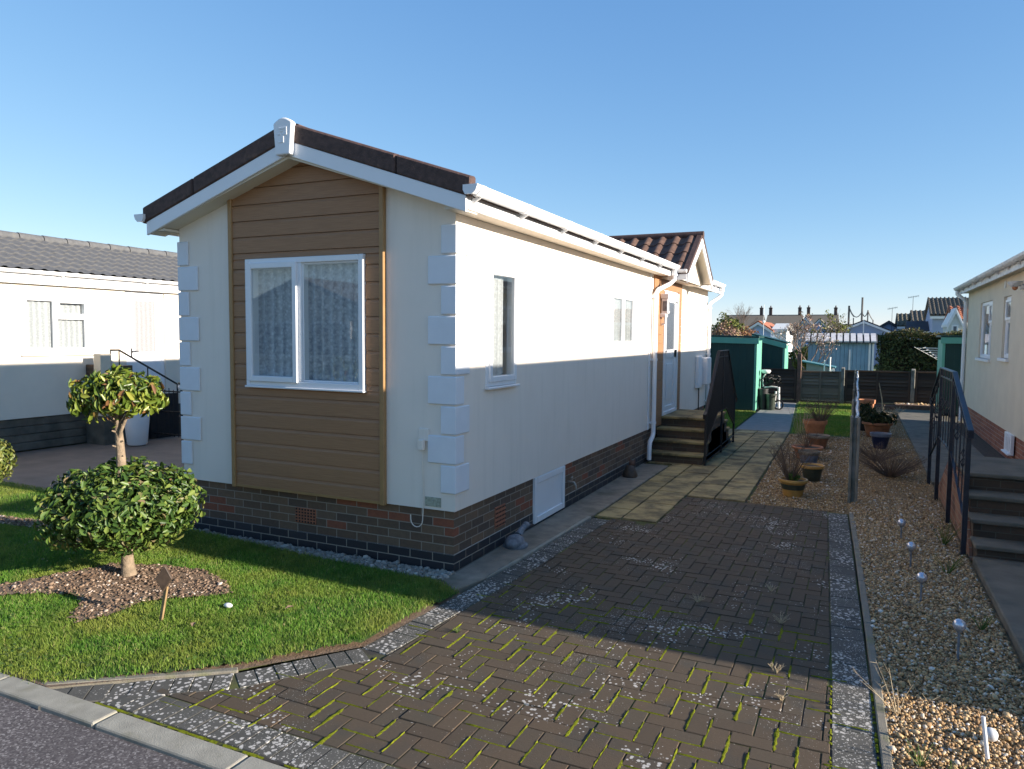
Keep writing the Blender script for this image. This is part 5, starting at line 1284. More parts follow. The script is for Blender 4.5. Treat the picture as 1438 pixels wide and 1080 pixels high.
# fallen leaves and a white pebble on the lawn
for k, (x, y, rot) in enumerate(((-1.72, -2.14, .3), (-.55, -1.35, 1.2), (-.9, -1.86, 2.2))):
    mb = MB(); mb.add([(-.035, 0, .0), (0, .018, .014), (.035, 0, .005), (0, -.018, .012)], [(0, 1, 2, 3)])
    o = mb.build('fallen_leaf', 'mulch_chips'); o.location = (x, y, float(lz(x, y))+.03); o.rotation_euler.z = rot
    tag(o, ('curled brown leaf on the lawn below the mulch bed', 'brown leaf on the lawn near the paving corner', 'brown leaf on the lawn near the wooden stake')[k], 'leaf', 'fallen leaves on the lawn')
mb = MB(); mb.sphere((-.97, -1.50, float(lz(-.97, -1.5))+.02), .028, 10, 8, (1.3, .8, .6)); o = mb.build('pebble', 'white_paint', None, smooth=60); tag(o, 'white pebble lying on the lawn right of the stake', 'stone')
# stone ornaments by the house
DK = thing('stone_ornament', 'grey stone duck ornament on the concrete strip in front of the air vent', 'ornament', (.12, .95, 0))
mb = MB(); mb.sphere((.13, .90, .055), .12, 16, 10, (.75, 1.0, .62)); mb.lathe([(.001, 0), (.115, .0), (.12, .02), (.10, .04), (.001, .04)], (.13, .92, .01), 18); mb.build('body', 'stone', DK, smooth=60)
mb = MB(); mb.tube([(.13, .98, .10), (.135, 1.05, .14), (.14, 1.10, .165)], [.04, .03, .028], 10); mb.sphere((.145, 1.12, .17), .036, 12, 8, (1, 1.1, .9)); mb.tube([(.15, 1.14, .165), (.165, 1.19, .158)], [.018, .008], 8); mb.build('head', 'stone', DK, smooth=60)
OR = thing('stone_ornament', 'small brown animal ornament against the plinth near the downpipe', 'ornament', (.10, 4.75, 0))
mb = MB(); mb.lathe([(.001, 0), (.10, 0), (.11, .03), (.08, .10), (.06, .15), (.001, .17)], (.12, 4.75, .01), 14); mb.build('body', 'stake_dark', OR, smooth=60)
mb = MB(); mb.sphere((.13, 4.82, .19), .05, 12, 8); mb.tube([(.10, 4.82, .22), (.09, 4.83, .27)], [.014, .004], 6); mb.tube([(.16, 4.82, .22), (.17, 4.83, .27)], [.014, .004], 6); mb.build('head', 'wood_brown', OR, smooth=60)

# ------------------------------------------------------------------ fences
WF = thing('wire_fence', 'row of low concrete posts with wire between the two gardens, seen end on', 'fence', (2.95, 11, 0))
py_ = [4.5, 6.9, 9.3, 11.7, 14.1, 16.5, 18.7]
for k, y in enumerate(py_):
    mb = MB(); x = 2.965-.006*k
    mb.box(x-.055, y-.05, -.1, x-.022, y+.05, 1.05+.012*(k % 3)); mb.box(x+.022, y-.05, -.1, x+.055, y+.05, 1.04+.012*(k % 3)); mb.box(x-.022, y-.02, -.1, x+.022, y+.05, 1.03+.012*(k % 3))
    mb.build('post', 'post_conc', WF, bevel=.006)
for z in (.35, .70, 1.0):
    mb = MB(); pts = []
    for a, b in zip(py_, py_[1:]):
        for q in range(6): t = q/6; pts.append((2.962-.0025*(a-4.5)+.012*math.sin(t*math.pi*2+a), a+.05+(b-a-.1)*t, z-.05*math.sin(math.pi*t)))
    mb.tube(pts, .0045, 5); mb.build('wire', 'steel', WF)
mb = MB(); pts = []
for a, b in zip(py_, py_[1:]):
    for q in range(7): t = q/7; pts.append((2.985-.002*(a-4.5)+.008*math.sin(t*9+a), a+(b-a)*t, 1.04-.06*math.sin(math.pi*t)))
mb.tube(pts, .016, 7); o = mb.build('sunlit_fence_top', 'upvc_dirty', WF, smooth=50)  # pale tube stands in for sunlight on the tops of posts and wire
BF = thing('lap_fence', 'dark overlapping timber fence with concrete posts across the end of the gardens', 'fence', (2.5, 19.05, 0))
fx = [-.6, 1.32, 2.56, 4.42, 6.3]
for k, (a, b) in enumerate(zip(fx, fx[1:])):
    m_ = 'wood_grey' if k == 1 else 'wood_dark'; mb = MB(); nb = 9; H_ = (.99, .95, 1.0, 1.02)[k]
    for q in range(nb):
        z0_ = .08+(H_-.08)*q/nb; mb.hexa([(a+.05, 19.0, z0_), (b-.05, 19.0, z0_), (b-.05, 19.02, z0_), (a+.05, 19.02, z0_)], [(a+.05, 19.07+rnd.uniform(-.01, .01), z0_+.118), (b-.05, 19.07+rnd.uniform(-.01, .01), z0_+.118), (b-.05, 19.085, z0_+.118), (a+.05, 19.085, z0_+.118)])
    pn = mb.build('fence_panel', m_, BF)
    for t in (.02, .5, .98): xx = a+.06+(b-a-.12)*t; mb = MB(); mb.box(xx-.022, 18.975, .06, xx+.022, 18.998, H_+.01); mb.build('batten', m_, pn)
    mb = MB(); mb.box(a+.03, 18.985, H_+.012, b-.03, 19.05, H_+.035); mb.build('capping', m_, pn)
    mb = MB(); mb.box(a+.05, 18.99, -.05, b-.05, 19.03, .075); mb.build('gravel_board', 'wood_brown' if k == 2 else 'wood_dark', BF)
for k, xx in enumerate(fx[1:]):
    if k == 0: continue
    mb = MB(); mb.hexa([(xx-.055, 18.95, -.05), (xx+.055, 18.95, -.05), (xx+.055, 19.06, -.05), (xx-.055, 19.06, -.05)], [(xx-.05, 18.955, 1.08), (xx+.05, 18.955, 1.08), (xx+.05, 19.055, 1.12), (xx-.05, 19.055, 1.12)]); mb.build('post', 'post_conc', BF, bevel=.012)
mb = MB(); mb.box(1.27, 18.95, -.05, 1.39, 19.07, 1.50); o = mb.build('timber_post', 'wood_brown', None, bevel=.01); tag(o, 'tall brown timber post standing above the end fence', 'post')
# right-hand end bed
mb = MB(); mb.box(3.95, 18.2, -.02, 6.3, 18.4, .12); mb.box(3.3, 17.9, -.02, 3.95, 18.05, .1); o = mb.build('raised_bed_edge', 'wood_brown', None, bevel=.01); tag(o, 'low timber edging of the bed below the end fence on the right', 'bed edging')
X, Y = scatter([(3.95, 18.42), (6.2, 18.42), (6.2, 18.9), (3.95, 18.9)], 900, rs); g = pebbles('gravel', X, Y, .015, .03, .1, 'pebble'); tag(g, 'sunlit gravel in the bed below the end fence on the right', 'gravel', kind='stuff')

# ------------------------------------------------------------------ sheds
def metal_shed(label, x0, y0, x1, y1, zl, zr, face='front', group='green metal garden sheds'):
    """pent or ridge metal shed; zl/zr eaves height at x0/x1"""
    t = thing('garden_shed', label, 'shed', ((x0+x1)/2, (y0+y1)/2, 0), group)
    zi = lambda x: zl+(zr-zl)*(x-x0)/(x1-x0)
    n = max(4, int((x1-x0)/.09))
    for (yy) in (y0, y1):
        mb = MB()
        for i in range(n):
            a, b = x0+(x1-x0)*i/n, x0+(x1-x0)*(i+1)/n; d = .0 if i % 2 else .008
            mb.box(a, yy+d if yy == y0 else yy-.03, .02, b, yy+.03 if yy == y0 else yy-d, min(zi(a), zi(b))-.12)
        mb.build('wall', 'green_shed', t)
    for xx, s in ((x0, 1), (x1, -1)):
        mb = MB(); mb.box(min(xx, xx+s*.03), y0+.031, .02, max(xx, xx+s*.03), y1-.031, zi(xx)-.1); mb.build('side_panel', 'green_trim', t, bevel=.004)
        for yy in (y0-.006, y1-.054):
            mb = MB(); mb.box(min(xx-s*.006, xx+s*.06), yy, .0, max(xx-s*.006, xx+s*.06), yy+.06, zi(xx)-.09); mb.build('corner_post', 'green_trim', t, bevel=.004)
    mb = MB()
    mb.hexa([(x0-.06, y0-.06, zl-.03), (x1+.06, y0-.06, zr-.03), (x1+.06, y1+.06, zr-.03), (x0-.06, y1+.06, zl-.03)], [(x0-.06, y0-.06, zl+.02), (x1+.06, y0-.06, zr+.02), (x1+.06, y1+.06, zr+.02), (x0-.06, y1+.06, zl+.02)])
    mb.build('roof', 'green_shed', t, bevel=.006)
    mb = MB(); mb.hexa([(x0-.05, y0-.055, zl-.19), (x1+.05, y0-.055, zr-.19), (x1+.05, y0-.005, zr-.19), (x0-.05, y0-.005, zl-.19)], [(x0-.05, y0-.055, zl-.032), (x1+.05, y0-.055, zr-.032), (x1+.05, y0-.005, zr-.032), (x0-.05, y0-.005, zl-.032)]); mb.build('fascia', 'green_trim', t)
    return t
metal_shed('dark green metal shed with a pale green edge, behind the porch railing', -1.6, 15.45, .49, 16.5, 2.04, 2.0)
metal_shed('second dark green shed with a sloping roof, behind the nearer green shed', -.1, 19.4, .86, 20.6, 2.10, 1.83)
metal_shed('green metal shed tucked behind the corner of the beige home', 4.95, 17.0, 6.6, 18.2, 2.06, 2.06)
BS = thing('garden_shed', 'pale blue boarded shed with a white ribbed roof, beyond the end fence', 'shed', (2.3, 26.8, 0))
mb = MB(); n = 16
for i in range(n): a, b = 1.15+2.33*i/n, 1.15+2.33*(i+1)/n; mb.box(a+.004, 26.0+.01*(i % 2), 0, b-.004, 27.6, 1.84)
mb.build('wall', 'blue_shed', BS)
mb = MB()
for xx in (3.34, 3.46): mb.box(xx-.035, 25.95, 0, xx+.035, 25.99, 1.82)
mb.box(2.62, 25.96, 0, 2.68, 25.99, 1.55); mb.build('corner_board', 'white_paint', BS)
mb = MB()
mb.hexa([(1.02, 25.85, 1.80), (3.60, 25.85, 1.80), (3.60, 26.6, 2.10), (1.02, 26.6, 2.10)], [(1.02, 25.85, 1.83), (3.60, 25.85, 1.83), (3.60, 26.6, 2.13), (1.02, 26.6, 2.13)])
mb.hexa([(1.02, 27.8, 1.80), (3.60, 27.8, 1.80), (3.60, 26.6, 2.10), (1.02, 26.6, 2.10)], [(1.02, 27.8, 1.83), (3.60, 27.8, 1.83), (3.60, 26.6, 2.13), (1.02, 26.6, 2.13)])
rfb = mb.build('roof', 'far_roof_dark', BS)
mb = MB()
for i in range(11):
    a = 1.03+i*.235; mb.hexa([(a, 25.84, 1.835), (a+.175, 25.84, 1.835), (a+.155, 26.58, 2.135), (a-.02, 26.58, 2.135)], [(a, 25.84, 1.885), (a+.175, 25.84, 1.885), (a+.155, 26.58, 2.185), (a-.02, 26.58, 2.185)])
mb.build('roof_rib', 'pale_roof', rfb)
LT = thing('lean_to', 'low grey lean-to with a teal sheet roof in front of the blue shed', 'shed', (1.8, 21.8, 0))
mb = MB(); mb.hexa([(1.38, 21.5, 0), (2.2, 21.5, 0), (2.2, 22.4, 0), (1.38, 22.4, 0)], [(1.38, 21.5, 1.14), (2.2, 21.5, .98), (2.2, 22.4, .98), (1.38, 22.4, 1.14)]); mb.build('wall', 'grey_board', LT)
mb = MB(); mb.hexa([(1.22, 21.42, 1.175), (2.28, 21.42, .985), (2.28, 22.5, .985), (1.22, 22.5, 1.175)], [(1.22, 21.42, 1.215), (2.28, 21.42, 1.025), (2.28, 22.5, 1.025), (1.22, 22.5, 1.215)]); mb.build('roof', 'teal_roof', LT)
mb = MB(); mb.box(2.12, 21.42, 0, 2.26, 21.5, .97); mb.build('corner_post', 'far_wall_white', LT)
for k, (x, z) in enumerate(((1.95, 1.22), (2.12, 1.32))):
    mb = MB(); mb.tube([(x, 21.3, 0), (x, 21.3, z)], .022, 8); mb.lathe([(.001, 0), (.03, 0), (.03, .03), (.001, .04)], (x, 21.3, z), 8); o = mb.build('garden_cane', 'white_paint', None, smooth=40); tag(o, ('short white cane in front of the teal roofed lean-to', 'taller white cane at the right end of the lean-to')[k], 'post')

# trolley and bits by the green shed
TY = thing('garden_trolley', 'folded black trolley with white legs beside the green shed', 'trolley', (.85, 16.2, 0))
mb = MB(); mb.tube([(1.02, 16.3, .0), (1.0, 16.3, .62)], .028, 8); mb.tube([(.90, 16.2, .02), (.93, 16.25, .5)], .024, 8); mb.build('leg', 'white_paint', TY, smooth=50)
mb = MB(); mb.tube([(.62, 16.25, .60), (.82, 16.22, .63), (1.0, 16.25, .61)], .022, 8); mb.tube([(.60, 16.2, .62), (.58, 16.2, .85), (.66, 16.2, 1.0)], .018, 8); mb.build('frame', 'white_paint', TY, smooth=50)
mb = MB()
for a in (0, 1): mb.lathe([(.10, -.02), (.14, -.02), (.14, .02), (.10, .02)], (.80+.22*a, 16.1, .14), 20)
for i in range(len(mb.v)):
    x, y, z = mb.v[i]; mb.v[i] = (x, 16.1+(z-.14), .14+(y-16.1))
mb.build('wheel', 'rubber', TY)
leaf_cloud((.80, 16.25, .80), (.30, .2, .20), 160, .12, 'black_metal', 'basket', TY, .2, .1, None, .3, 4)
for k, (x, y, r, h, m, lab) in enumerate(((.62, 16.0, .14, .55, 'rubber', 'black bin beside the green shed'), (.84, 15.9, .13, .42, 'green_glaze', 'dark green tub in front of the trolley'))):
    mb = MB(); mb.lathe([(.001, 0), (r*.8, 0), (r, h), (r*1.06, h), (r*1.06, h+.03), (r*.9, h+.03), (r*.85, h-.08), (.001, h-.08)], (x, y, 0), 18); o = mb.build('tub', m, None, smooth=40); tag(o, lab, 'tub')
mb = MB(); mb.lathe([(.001, 0), (.10, 0), (.13, .05), (.12, .09), (.001, .10)], (.66, 16.2, 1.0), 16); o = mb.build('bowl', 'white_paint', None, smooth=40); tag(o, 'upturned white bowl on top of the trolley by the green shed', 'bowl')

# ------------------------------------------------------------------ vegetation behind
def leaf_box(x0, y0, z0, x1, y1, z1, n, size, m, name, parent, seed, wob=.12):
    r_ = np.random.RandomState(seed)
    side = r_.rand(n); X = r_.uniform(x0, x1, n); Y = r_.uniform(y0, y1, n); Z = z0+(z1-z0)*r_.rand(n)**.8
    top = side < .35; front = (side >= .35) & (side < .85)
    Z = np.where(top, z1+r_.normal(0, wob*.5, n)+.1*np.sin(X*3), Z); Y = np.where(front, y0+np.abs(r_.normal(0, wob, n)), Y)
    P = np.stack([X, Y, Z], 1)
    nr = r_.normal(size=(n, 3))+np.stack([0*X, -1.0*front, 1.0*top], 1); nr /= np.linalg.norm(nr, axis=1)[:, None]
    t = r_.normal(size=(n, 3)); t -= nr*(t*nr).sum(1)[:, None]; t /= np.linalg.norm(t, axis=1)[:, None]; b = np.cross(nr, t)
    s = size*r_.uniform(.6, 1.3, n)[:, None]
    V = np.stack([P-t*s, P+b*s*.5, P+t*s, P-b*s*.5], 1).reshape(-1, 3); F = np.arange(n*4).reshape(-1, 4)
    return np_mesh(name, V, F, m, parent)
HG = thing('hedge', 'dense dark hedge with a brown sunlit top, right of the blue shed', 'hedge', (5, 28, 0))
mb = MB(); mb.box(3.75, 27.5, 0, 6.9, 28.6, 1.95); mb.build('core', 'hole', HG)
leaf_box(3.6, 27.2, 0, 7.0, 28.8, 2.12, 9000, .06, 'hedge', 'foliage', HG, 3)
leaf_box(3.9, 27.2, 1.95, 7.0, 28.8, 2.22, 1500, .05, 'hedge_top', 'top_growth', HG, 4)
HD = thing('hedge', 'dark shaded shrubs behind the black iron gate on the left', 'hedge', (-7, 7, 0))
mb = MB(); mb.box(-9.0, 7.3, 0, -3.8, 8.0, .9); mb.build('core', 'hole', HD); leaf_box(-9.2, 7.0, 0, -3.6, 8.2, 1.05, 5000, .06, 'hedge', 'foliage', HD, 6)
def bare_tree(name, label, base, h, spread, seed, levels=5, m='bark_far', r0=.06, flowers=None, cat='tree', first=.35):
    t = thing(name, label, cat, base); r = random.Random(seed); mb = MB(); tips = []
    def grow(p, d, l, rad, lev):
        e = p+d*l; mid = p.lerp(e, .5)+Vector((r.uniform(-1, 1), r.uniform(-1, 1), r.uniform(-.3, .5)))*l*.08
        mb.tube([p, mid, e], [rad, rad*.85, rad*.68], 6 if lev < 2 else 4, cap=False); tips.append(e)
        if lev >= levels: return
        for q in range(r.choice((2, 3, 3)) if lev else 4):
            nd = (d+Vector((r.uniform(-1, 1), r.uniform(-1, 1), r.uniform(-.15, .75)))*spread).normalized(); grow(e if q < 2 else mid.lerp(e, .5), nd, l*r.uniform(.6, .82), rad*.62, lev+1)
    grow(Vector(base), Vector((0, 0, 1)), h*first, r0, 0); mb.build('trunk', m, t)
    if flowers:
        n = flowers[0]; c = [tips[r.randrange(len(tips)//4, len(tips))]+Vector((r.gauss(0, .06), r.gauss(0, .06), r.gauss(0, .06))) for _ in range(n)]
        P = np.array([v[:] for v in c]); r_ = np.random.RandomState(seed); a = r_.normal(size=(n, 3)); a /= np.linalg.norm(a, axis=1)[:, None]; b = np.cross(a, r_.normal(size=(n, 3))); b /= np.linalg.norm(b, axis=1)[:, None]
        s = flowers[1]*r_.uniform(.5, 1.4, n)[:, None]; V = np.stack([P-a*s, P+b*s*.7, P+a*s, P-b*s*.7], 1).reshape(-1, 3); np_mesh('crown', V, np.arange(n*4).reshape(-1, 4), flowers[2], t)
    return t
bare_tree('garden_tree', 'thin pale blossoming tree left of the blue shed', (1.35, 23.6, 0), 2.5, .85, 4, 5, 'bark_far', .05, (380, .032, 'blossom'))
bare_tree('garden_tree', 'twiggy olive coloured tree behind the blue shed roof', (2.0, 31, 0), 2.9, .9, 8, 5, 'bark_far', .05, (900, .05, 'bush_green'))
bare_tree('garden_tree', 'leafless brown tree to the left of the blossoming tree', (.2, 36, 0), 3.0, .9, 12, 5, 'bark_far', .06, (500, .05, 'bush_pink'))
bare_tree('garden_tree', 'bare winter tree rising above the far roofs', (-6.9, 64, 0), 4.7, .5, 16, 6, 'twig', .06)
for k, (lab, C, rad, n, m, sz) in enumerate((('dark green evergreen shrub rising behind the green sheds', (-2.05, 26.5, 1.5), (1.0, .8, 1.38), 5200, 'bush_green', .13), ('pinkish brown bushy shrub behind the green sheds', (-1.75, 24.3, 1.35), (.85, .7, 1.2), 5200, 'bush_pink', .10), ('orange brown bushy shrub above the first green shed', (-1.0, 25.0, 1.25), (.75, .7, 1.12), 4800, 'bush_orange', .10), ('low green shrub between the far white home and the tree', (.95, 30.0, .9), (.7, .6, .75), 2600, 'bush_green', .12))):
    t = thing('shrub', lab, 'shrub', (C[0], C[1], 0)); leaf_cloud(C, rad, n, sz, m, 'crown', t, .45, .3, None, .6, 50+k)
    mb = MB(); mb.tube([(C[0], C[1], 0), (C[0], C[1], C[2])], [.05, .03], 8); mb.build('trunk', 'bark_far', t)
sheet('far_lawn', [(-6, 20.8), (1.2, 20.8), (3, 60), (-6, 60)], -.02, 'field')
mb = MB(); mb.box(-.5, 34.0, 0, 2.4, 34.4, .95); o = mb.build('garden_wall', 'wood_dark', None); tag(o, 'long low dark wall far behind the brown post', 'wall')
leaf_h = thing('hedge', 'low clipped yellow green hedge beyond the sheds', 'hedge', (.8, 35, 0)); leaf_box(-.5, 34.5, .5, 2.4, 35.4, 1.25, 1800, .07, 'bush_green', 'foliage', leaf_h, 9)
# rotary clothes airer
AR = thing('clothes_airer', 'open rotary clothes airer in front of the hedge on the right', 'clothes line', (5.35, 21.2, 0))
mb = MB(); ac = Vector((5.35, 21.2, 1.25)); mb.tube([(5.35, 21.2, 0), ac], .022, 8); mb.build('pole', 'steel', AR)
arms = []
for q in range(4):
    a = q*math.pi/2+.5; e = ac+Vector((math.cos(a)*.95, math.sin(a)*.95, .48)); arms.append(e); mb = MB(); mb.tube([ac, e], .011, 6); mb.build('arm', 'steel', AR)
mb = MB()
for t in (.35, .5, .65, .8, .95):
    q = [ac.lerp(e, t) for e in arms]
    for a, b in zip(q, q[1:]+q[:1]): mb.tube([a, a.lerp(b, .5)-Vector((0, 0, .02)), b], .006, 4)
mb.build('line', 'white_line', AR)

# ------------------------------------------------------------------ distant homes
def house(label, x0, x1, y0, y1, ze, zr, axis, wall, roof, gab=None, chim=(), wins=(), tile=None, over=.15, trim='far_wall_white', name='house', cat='house', group=None, ro=None):
    """gabled building; axis 'x' = ridge runs along x, 'y' = gable faces us"""
    t = thing(name, label, cat, ((x0+x1)/2, (y0+y1)/2, 0), group)
    mb = MB(); xm, ym = (x0+x1)/2, (y0+y1)/2
    mb.quad((x0, y0, 0), (x1, y0, 0), (x1, y0, ze), (x0, y0, ze)); mb.quad((x0, y1, 0), (x1, y1, 0), (x1, y1, ze), (x0, y1, ze)); mb.quad((x0, y0, 0), (x0, y1, 0), (x0, y1, ze), (x0, y0, ze)); mb.quad((x1, y0, 0), (x1, y1, 0), (x1, y1, ze), (x1, y0, ze))
    if axis == 'y':
        for y in (y0, y1): mb.add([(x0, y, ze), (x1, y, ze), (xm, y, zr-.03)], [(0, 1, 2)])
    else:
        for x in (x0, x1): mb.add([(x, y0, ze), (x, y1, ze), (x, ym, zr-.03)], [(0, 1, 2)])
    mb.build('wall', wall, t)
    mb = MB(); th = .12
    if axis == 'y':
        s = (zr-ze)/(xm-x0)
        for sg, xe in ((-1, x0-over), (1, x1+over)):
            z_ = ze-over*s; mb.hexa([(xm, y0-over, zr-th), (xe, y0-over, z_-th), (xe, y1+over, z_-th), (xm, y1+over, zr-th)], [(xm, y0-over, zr), (xe, y0-over, z_), (xe, y1+over, z_), (xm, y1+over, zr)])
    else:
        s = (zr-ze)/(ym-y0)
        for ye in (y0-over, y1+over):
            z_ = ze-over*s; mb.hexa([(x0-over, ym, zr-th), (x0-over, ye, z_-th), (x1+over, ye, z_-th), (x1+over, ym, zr-th)], [(x0-over, ym, zr), (x0-over, ye, z_), (x1+over, ye, z_), (x1+over, ym, zr)])
    rf = mb.build('roof', roof, t)
    if axis == 'y':
        mb = MB(); s = (zr-ze)/(xm-x0)
        for xe in (x0-over, x1+over):
            z_ = ze-over*s; y = y0-over-.02
            mb.hexa([(xm, y, zr-.26), (xe, y, z_-.26), (xe, y+.018, z_-.26), (xm, y+.018, zr-.26)], [(xm, y, zr-.10), (xe, y, z_-.10), (xe, y+.018, z_-.10), (xm, y+.018, zr-.10)])
        mb.build('barge_board', trim, t)
    else:
        mb = MB(); s = (zr-ze)/(ym-y0); mb.box(x0-over, y0-over-.03, ze-over*s-.22, x1+over, y0-over-.005, ze-over*s-.06); mb.build('fascia', trim, t)
        if tile:
            sl = math.hypot(ym-y0+over, zr-ze+over*s); tiles('roof_tiles', tile[0], t, (x0-over, y0-over, ze-over*s+.03), (1, 0, 0), (0, 1, s), (0, -s, 1), x1-x0+2*over, sl, tile[1], tile[2], tile[3], .04)
    for (cx, cy, w, zc) in chim:
        mb = MB(); mb.box(cx-w/2, cy-w/2, zr-.6, cx+w/2, cy+w/2, zc); mb.box(cx-w/2-.04, cy-w/2-.04, zc-.14, cx+w/2+.04, cy+w/2+.04, zc-.05); ch = mb.build('chimney', 'far_brick', rf)
        mb = MB(); mb.tube([(cx, cy, zc), (cx, cy, zc+.22)], .075, 8); mb.build('chimney_pot', 'far_brick', ch)
    for (a, b, c, d) in wins:
        mb = MB(); mb.box(a, y0-.03, c, b, y0+.01, d); w = mb.build('window', 'far_wall_white', t)
        mb = MB(); mb.box(a+.07, y0-.04, c+.07, b-.07, y0-.029, d-.07); mb.build('pane', 'far_glass', w)
    return t
gT = 'brown terraced houses along the skyline'
house('long brown roofed house at the left end of the skyline terrace, one chimney', -12.6, -8.1, 89, 95, 3.3, 4.85, 'x', 'far_wall_cream', 'tile_far', chim=((-8.3, 92, .36, 5.75),), wins=((-11, -9.8, 2.2, 3.0),), group=gT)
house('brown roofed house in the middle of the skyline terrace, two chimneys', -7.4, -3.6, 89, 95, 3.3, 4.85, 'x', 'far_wall_cream', 'tile_far', chim=((-7.2, 92, .36, 5.75), (-3.8, 92, .36, 5.75)), wins=((-5.9, -4.9, 2.2, 3.0),), group=gT)
house('brown roofed house at the right end of the skyline terrace, two chimneys', -3.0, .45, 89, 95, 3.3, 4.85, 'x', 'far_wall_cream', 'tile_far', chim=((-2.8, 92, .36, 5.75), (.25, 92, .36, 5.7)), wins=((-1.8, -.8, 2.2, 3.0),), group=gT)
house('olive roofed house behind the poles at the terrace end', 1.0, 2.4, 84, 88, 2.9, 3.6, 'x', 'far_wall_cream', 'tile_olive')
house('small blue gabled mobile home with a red roof, above the second green shed', -3.75, -2.15, 44.4, 52, 2.55, 3.08, 'y', 'far_wall_sky', 'far_roof_red', name='mobile_home', cat='mobile home')
house('white walled mobile home right of the small blue gable', -2.1, -1.25, 44.6, 50, 2.55, 2.95, 'x', 'far_wall_white', 'far_wall_pale', name='mobile_home', cat='mobile home', over=.05)
house('pale blue house half hidden behind the blossoming tree', -1.0, .9, 60, 66, 2.6, 3.6, 'y', 'far_wall_sky', 'tile_far', wins=((-.4, .2, 1.6, 2.3),))
house('blue grey house with a white gable peak behind the bare trees', -2.6, -.9, 70, 76, 2.9, 4.0, 'y', 'far_wall_pale', 'far_roof_dark')
house('wide slate blue gabled mobile home above the blue shed', 1.30, 5.15, 54.8, 64, 2.55, 3.36, 'y', 'far_wall', 'far_roof_dark', name='mobile_home', cat='mobile home')
house('dark roofed home behind the slate blue gable', 3.9, 6.2, 61, 68, 2.7, 3.45, 'y', 'far_wall', 'far_roof_dark', name='mobile_home', cat='mobile home', trim='far_roof_dark')
house('pale house with an olive tiled roof, left of the tallest house', 5.73, 7.0, 59.7, 64, 3.05, 3.98, 'x', 'far_wall_pale', 'tile_olive', tile=('tile_olive', .3, .35, .05))
house('narrow house with a grey brown tiled roof beside the tallest house', 6.55, 7.9, 56.7, 61, 3.3, 4.12, 'x', 'far_wall_pale', 'tile_far', tile=('tile_far', .3, .35, .05))
house('low navy roofed extension in front of the tallest house', 6.0, 7.15, 51.5, 54, 2.62, 3.2, 'x', 'far_wall_sky', 'far_roof_dark')
house('tallest pale blue house with a ribbed brown tiled roof, behind the beige home', 7.2, 11.0, 49.6, 55, 3.58, 4.75, 'x', 'far_wall', 'tile_far', tile=('tile_far', .24, .36, .06))
house('small white porch gable with a red roof, above the right green shed', 6.52, 7.05, 32.6, 35, 2.78, 3.38, 'y', 'far_wall_pale', 'far_wall_white', wins=((6.64, 6.9, 2.2, 2.62),), over=.06, name='porch', cat='porch')
house('white walled house with a red tiled roof behind the white porch gable', 6.85, 9.5, 33.4, 37, 2.85, 3.5, 'x', 'far_wall_pale', 'far_roof_red', tile=('far_roof_red', .3, .34, .04))
# poles, ropes and aerials on the skyline
PG = thing('rope_frame', 'tall timber poles with slack ropes slung between, on the skyline', 'pole frame', (2.7, 74.8, 0))
pp = [(1.93, 5.2, .09), (2.36, 4.0, .05), (3.1, 6.0, .09), (3.62, 4.75, .06), (4.1, 3.8, .05)]
for (x, z, r) in pp: mb = MB(); mb.tube([(x, 74.8, 0), (x, 74.8, z)], r, 8); mb.build('pole', 'pole', PG)
mb = MB()
for (a, b, dip) in (((1.93, 5.1), (3.1, 4.6), .75), ((1.93, 5.0), (2.4, 4.1), .1), ((3.1, 4.6), (3.62, 4.7), .5), ((3.62, 4.7), (4.1, 3.75), .1)):
    pts = [(a[0]+(b[0]-a[0])*t/10, 74.8, a[1]+(b[1]-a[1])*t/10-dip*4*(t/10)*(1-t/10)) for t in range(11)]; mb.tube(pts, .045, 5)
mb.build('rope', 'rope', PG)
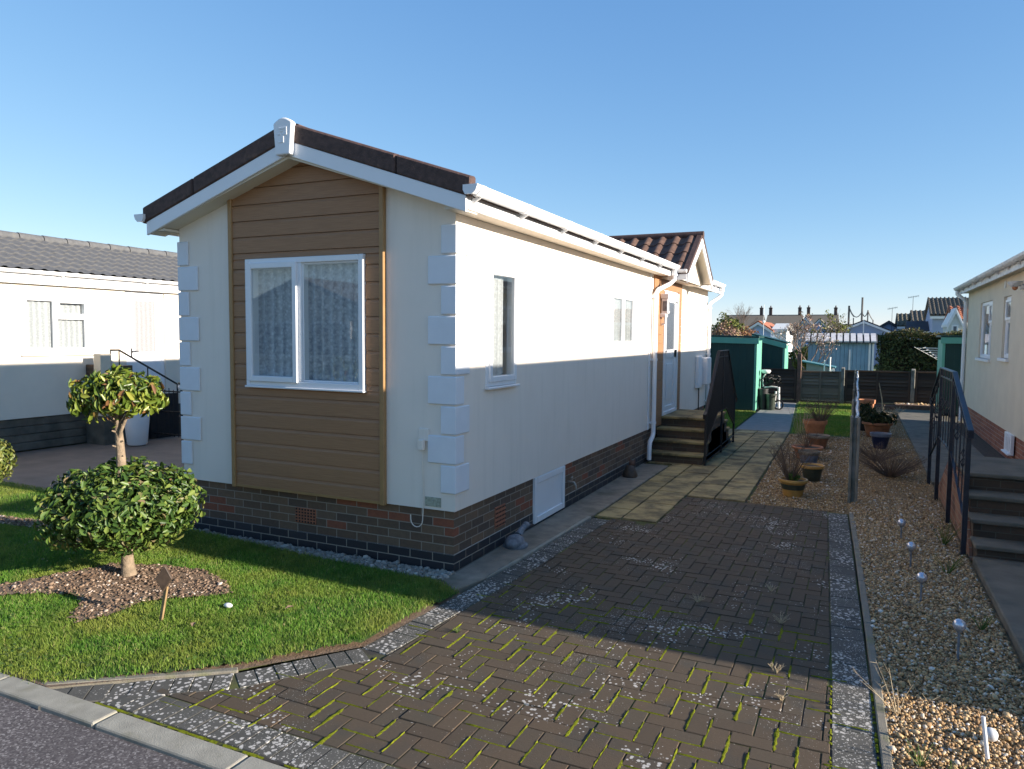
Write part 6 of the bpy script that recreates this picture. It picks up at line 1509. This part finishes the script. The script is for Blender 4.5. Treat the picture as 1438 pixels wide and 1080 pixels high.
for k, (x, y, z, L_, lab) in enumerate(((6.56, 58.7, 5.2, .55, 'taller television aerial above the narrow tiled house'), (5.18, 58.8, 4.35, .5, 'lower television aerial left of the pale olive roofed house'))):
    t = thing('television_aerial', lab, 'aerial', (x, y, 0), 'television aerials on the skyline'); mb = MB(); mb.tube([(x, y, 2.6), (x, y, z)], .018, 6); mb.build('mast', 'pole', t)
    mb = MB(); mb.tube([(x-L_*.6, y, z-.08), (x+L_*.7, y, z+.06)], .015, 5)
    for q in range(7): a = -.55+q*.19; mb.tube([(x+a*L_*1.1, y-.16, z-.01+a*.08), (x+a*L_*1.1, y+.16, z-.01+a*.08)], .010, 4); mb.tube([(x+a*L_*1.1, y, z-.09+a*.08), (x+a*L_*1.1, y, z+.07+a*.08)], .008, 4)
    mb.build('yagi', 'pole', t)
fp = thing('flagpole', 'thin white pole in front of the small red roofed home', 'pole', (-2.45, 42, 0)); mb = MB(); mb.tube([(-2.35, 42, 0), (-2.35, 42, 4.0)], .014, 8); mb.build('pole', 'white_paint', fp)
mb = MB(); mb.sphere((-2.35, 42, 2.95), .09, 8, 6); mb.build('finial', 'white_paint', fp)
mb = MB(); mb.tube([(3.2, 52, 0), (3.2, 52, 3.3)], .03, 8); o = mb.build('pole', 'white_paint', None); tag(o, 'thin pale pole in front of the slate blue gable', 'pole')
# ------------------------------------------------------------------ homes across the road (they show in the front window)
for k, (x0, x1, w_, r_, lab) in enumerate(((-17, -11.5, 'far_wall_cream', 'tile_far', 'cream mobile home across the road, leftmost reflected in the front window'), (-7.5, -3.0, 'far_wall_pale', 'far_roof_dark', 'pale mobile home across the road behind the camera, with a dark roof'), (.5, 5.0, 'far_wall_cream', 'far_roof_red', 'mobile home with a red roof across the road behind the camera'), (9, 13.5, 'far_wall_pale', 'tile_far', 'rightmost mobile home across the road behind the camera'))):
    t = house(lab, x0, x1, -27, -14.5, 2.9, 3.9, 'y', w_, r_, name='mobile_home', cat='mobile home', group='mobile homes across the road')
    for a in (.12, .56):
        xa = x0+(x1-x0)*a; xb = xa+(x1-x0)*.32
        mb = MB(); mb.box(xa, -14.51, 1.2, xb, -14.46, 2.4); w = mb.build('window', 'white_paint', t)
        mb = MB(); mb.box(xa+.08, -14.47, 1.28, (xa+xb)/2-.04, -14.45, 2.32); mb.build('pane', 'far_glass', w)
        mb = MB(); mb.box((xa+xb)/2+.04, -14.47, 1.28, xb-.08, -14.45, 2.32); mb.build('pane', 'far_glass', w)
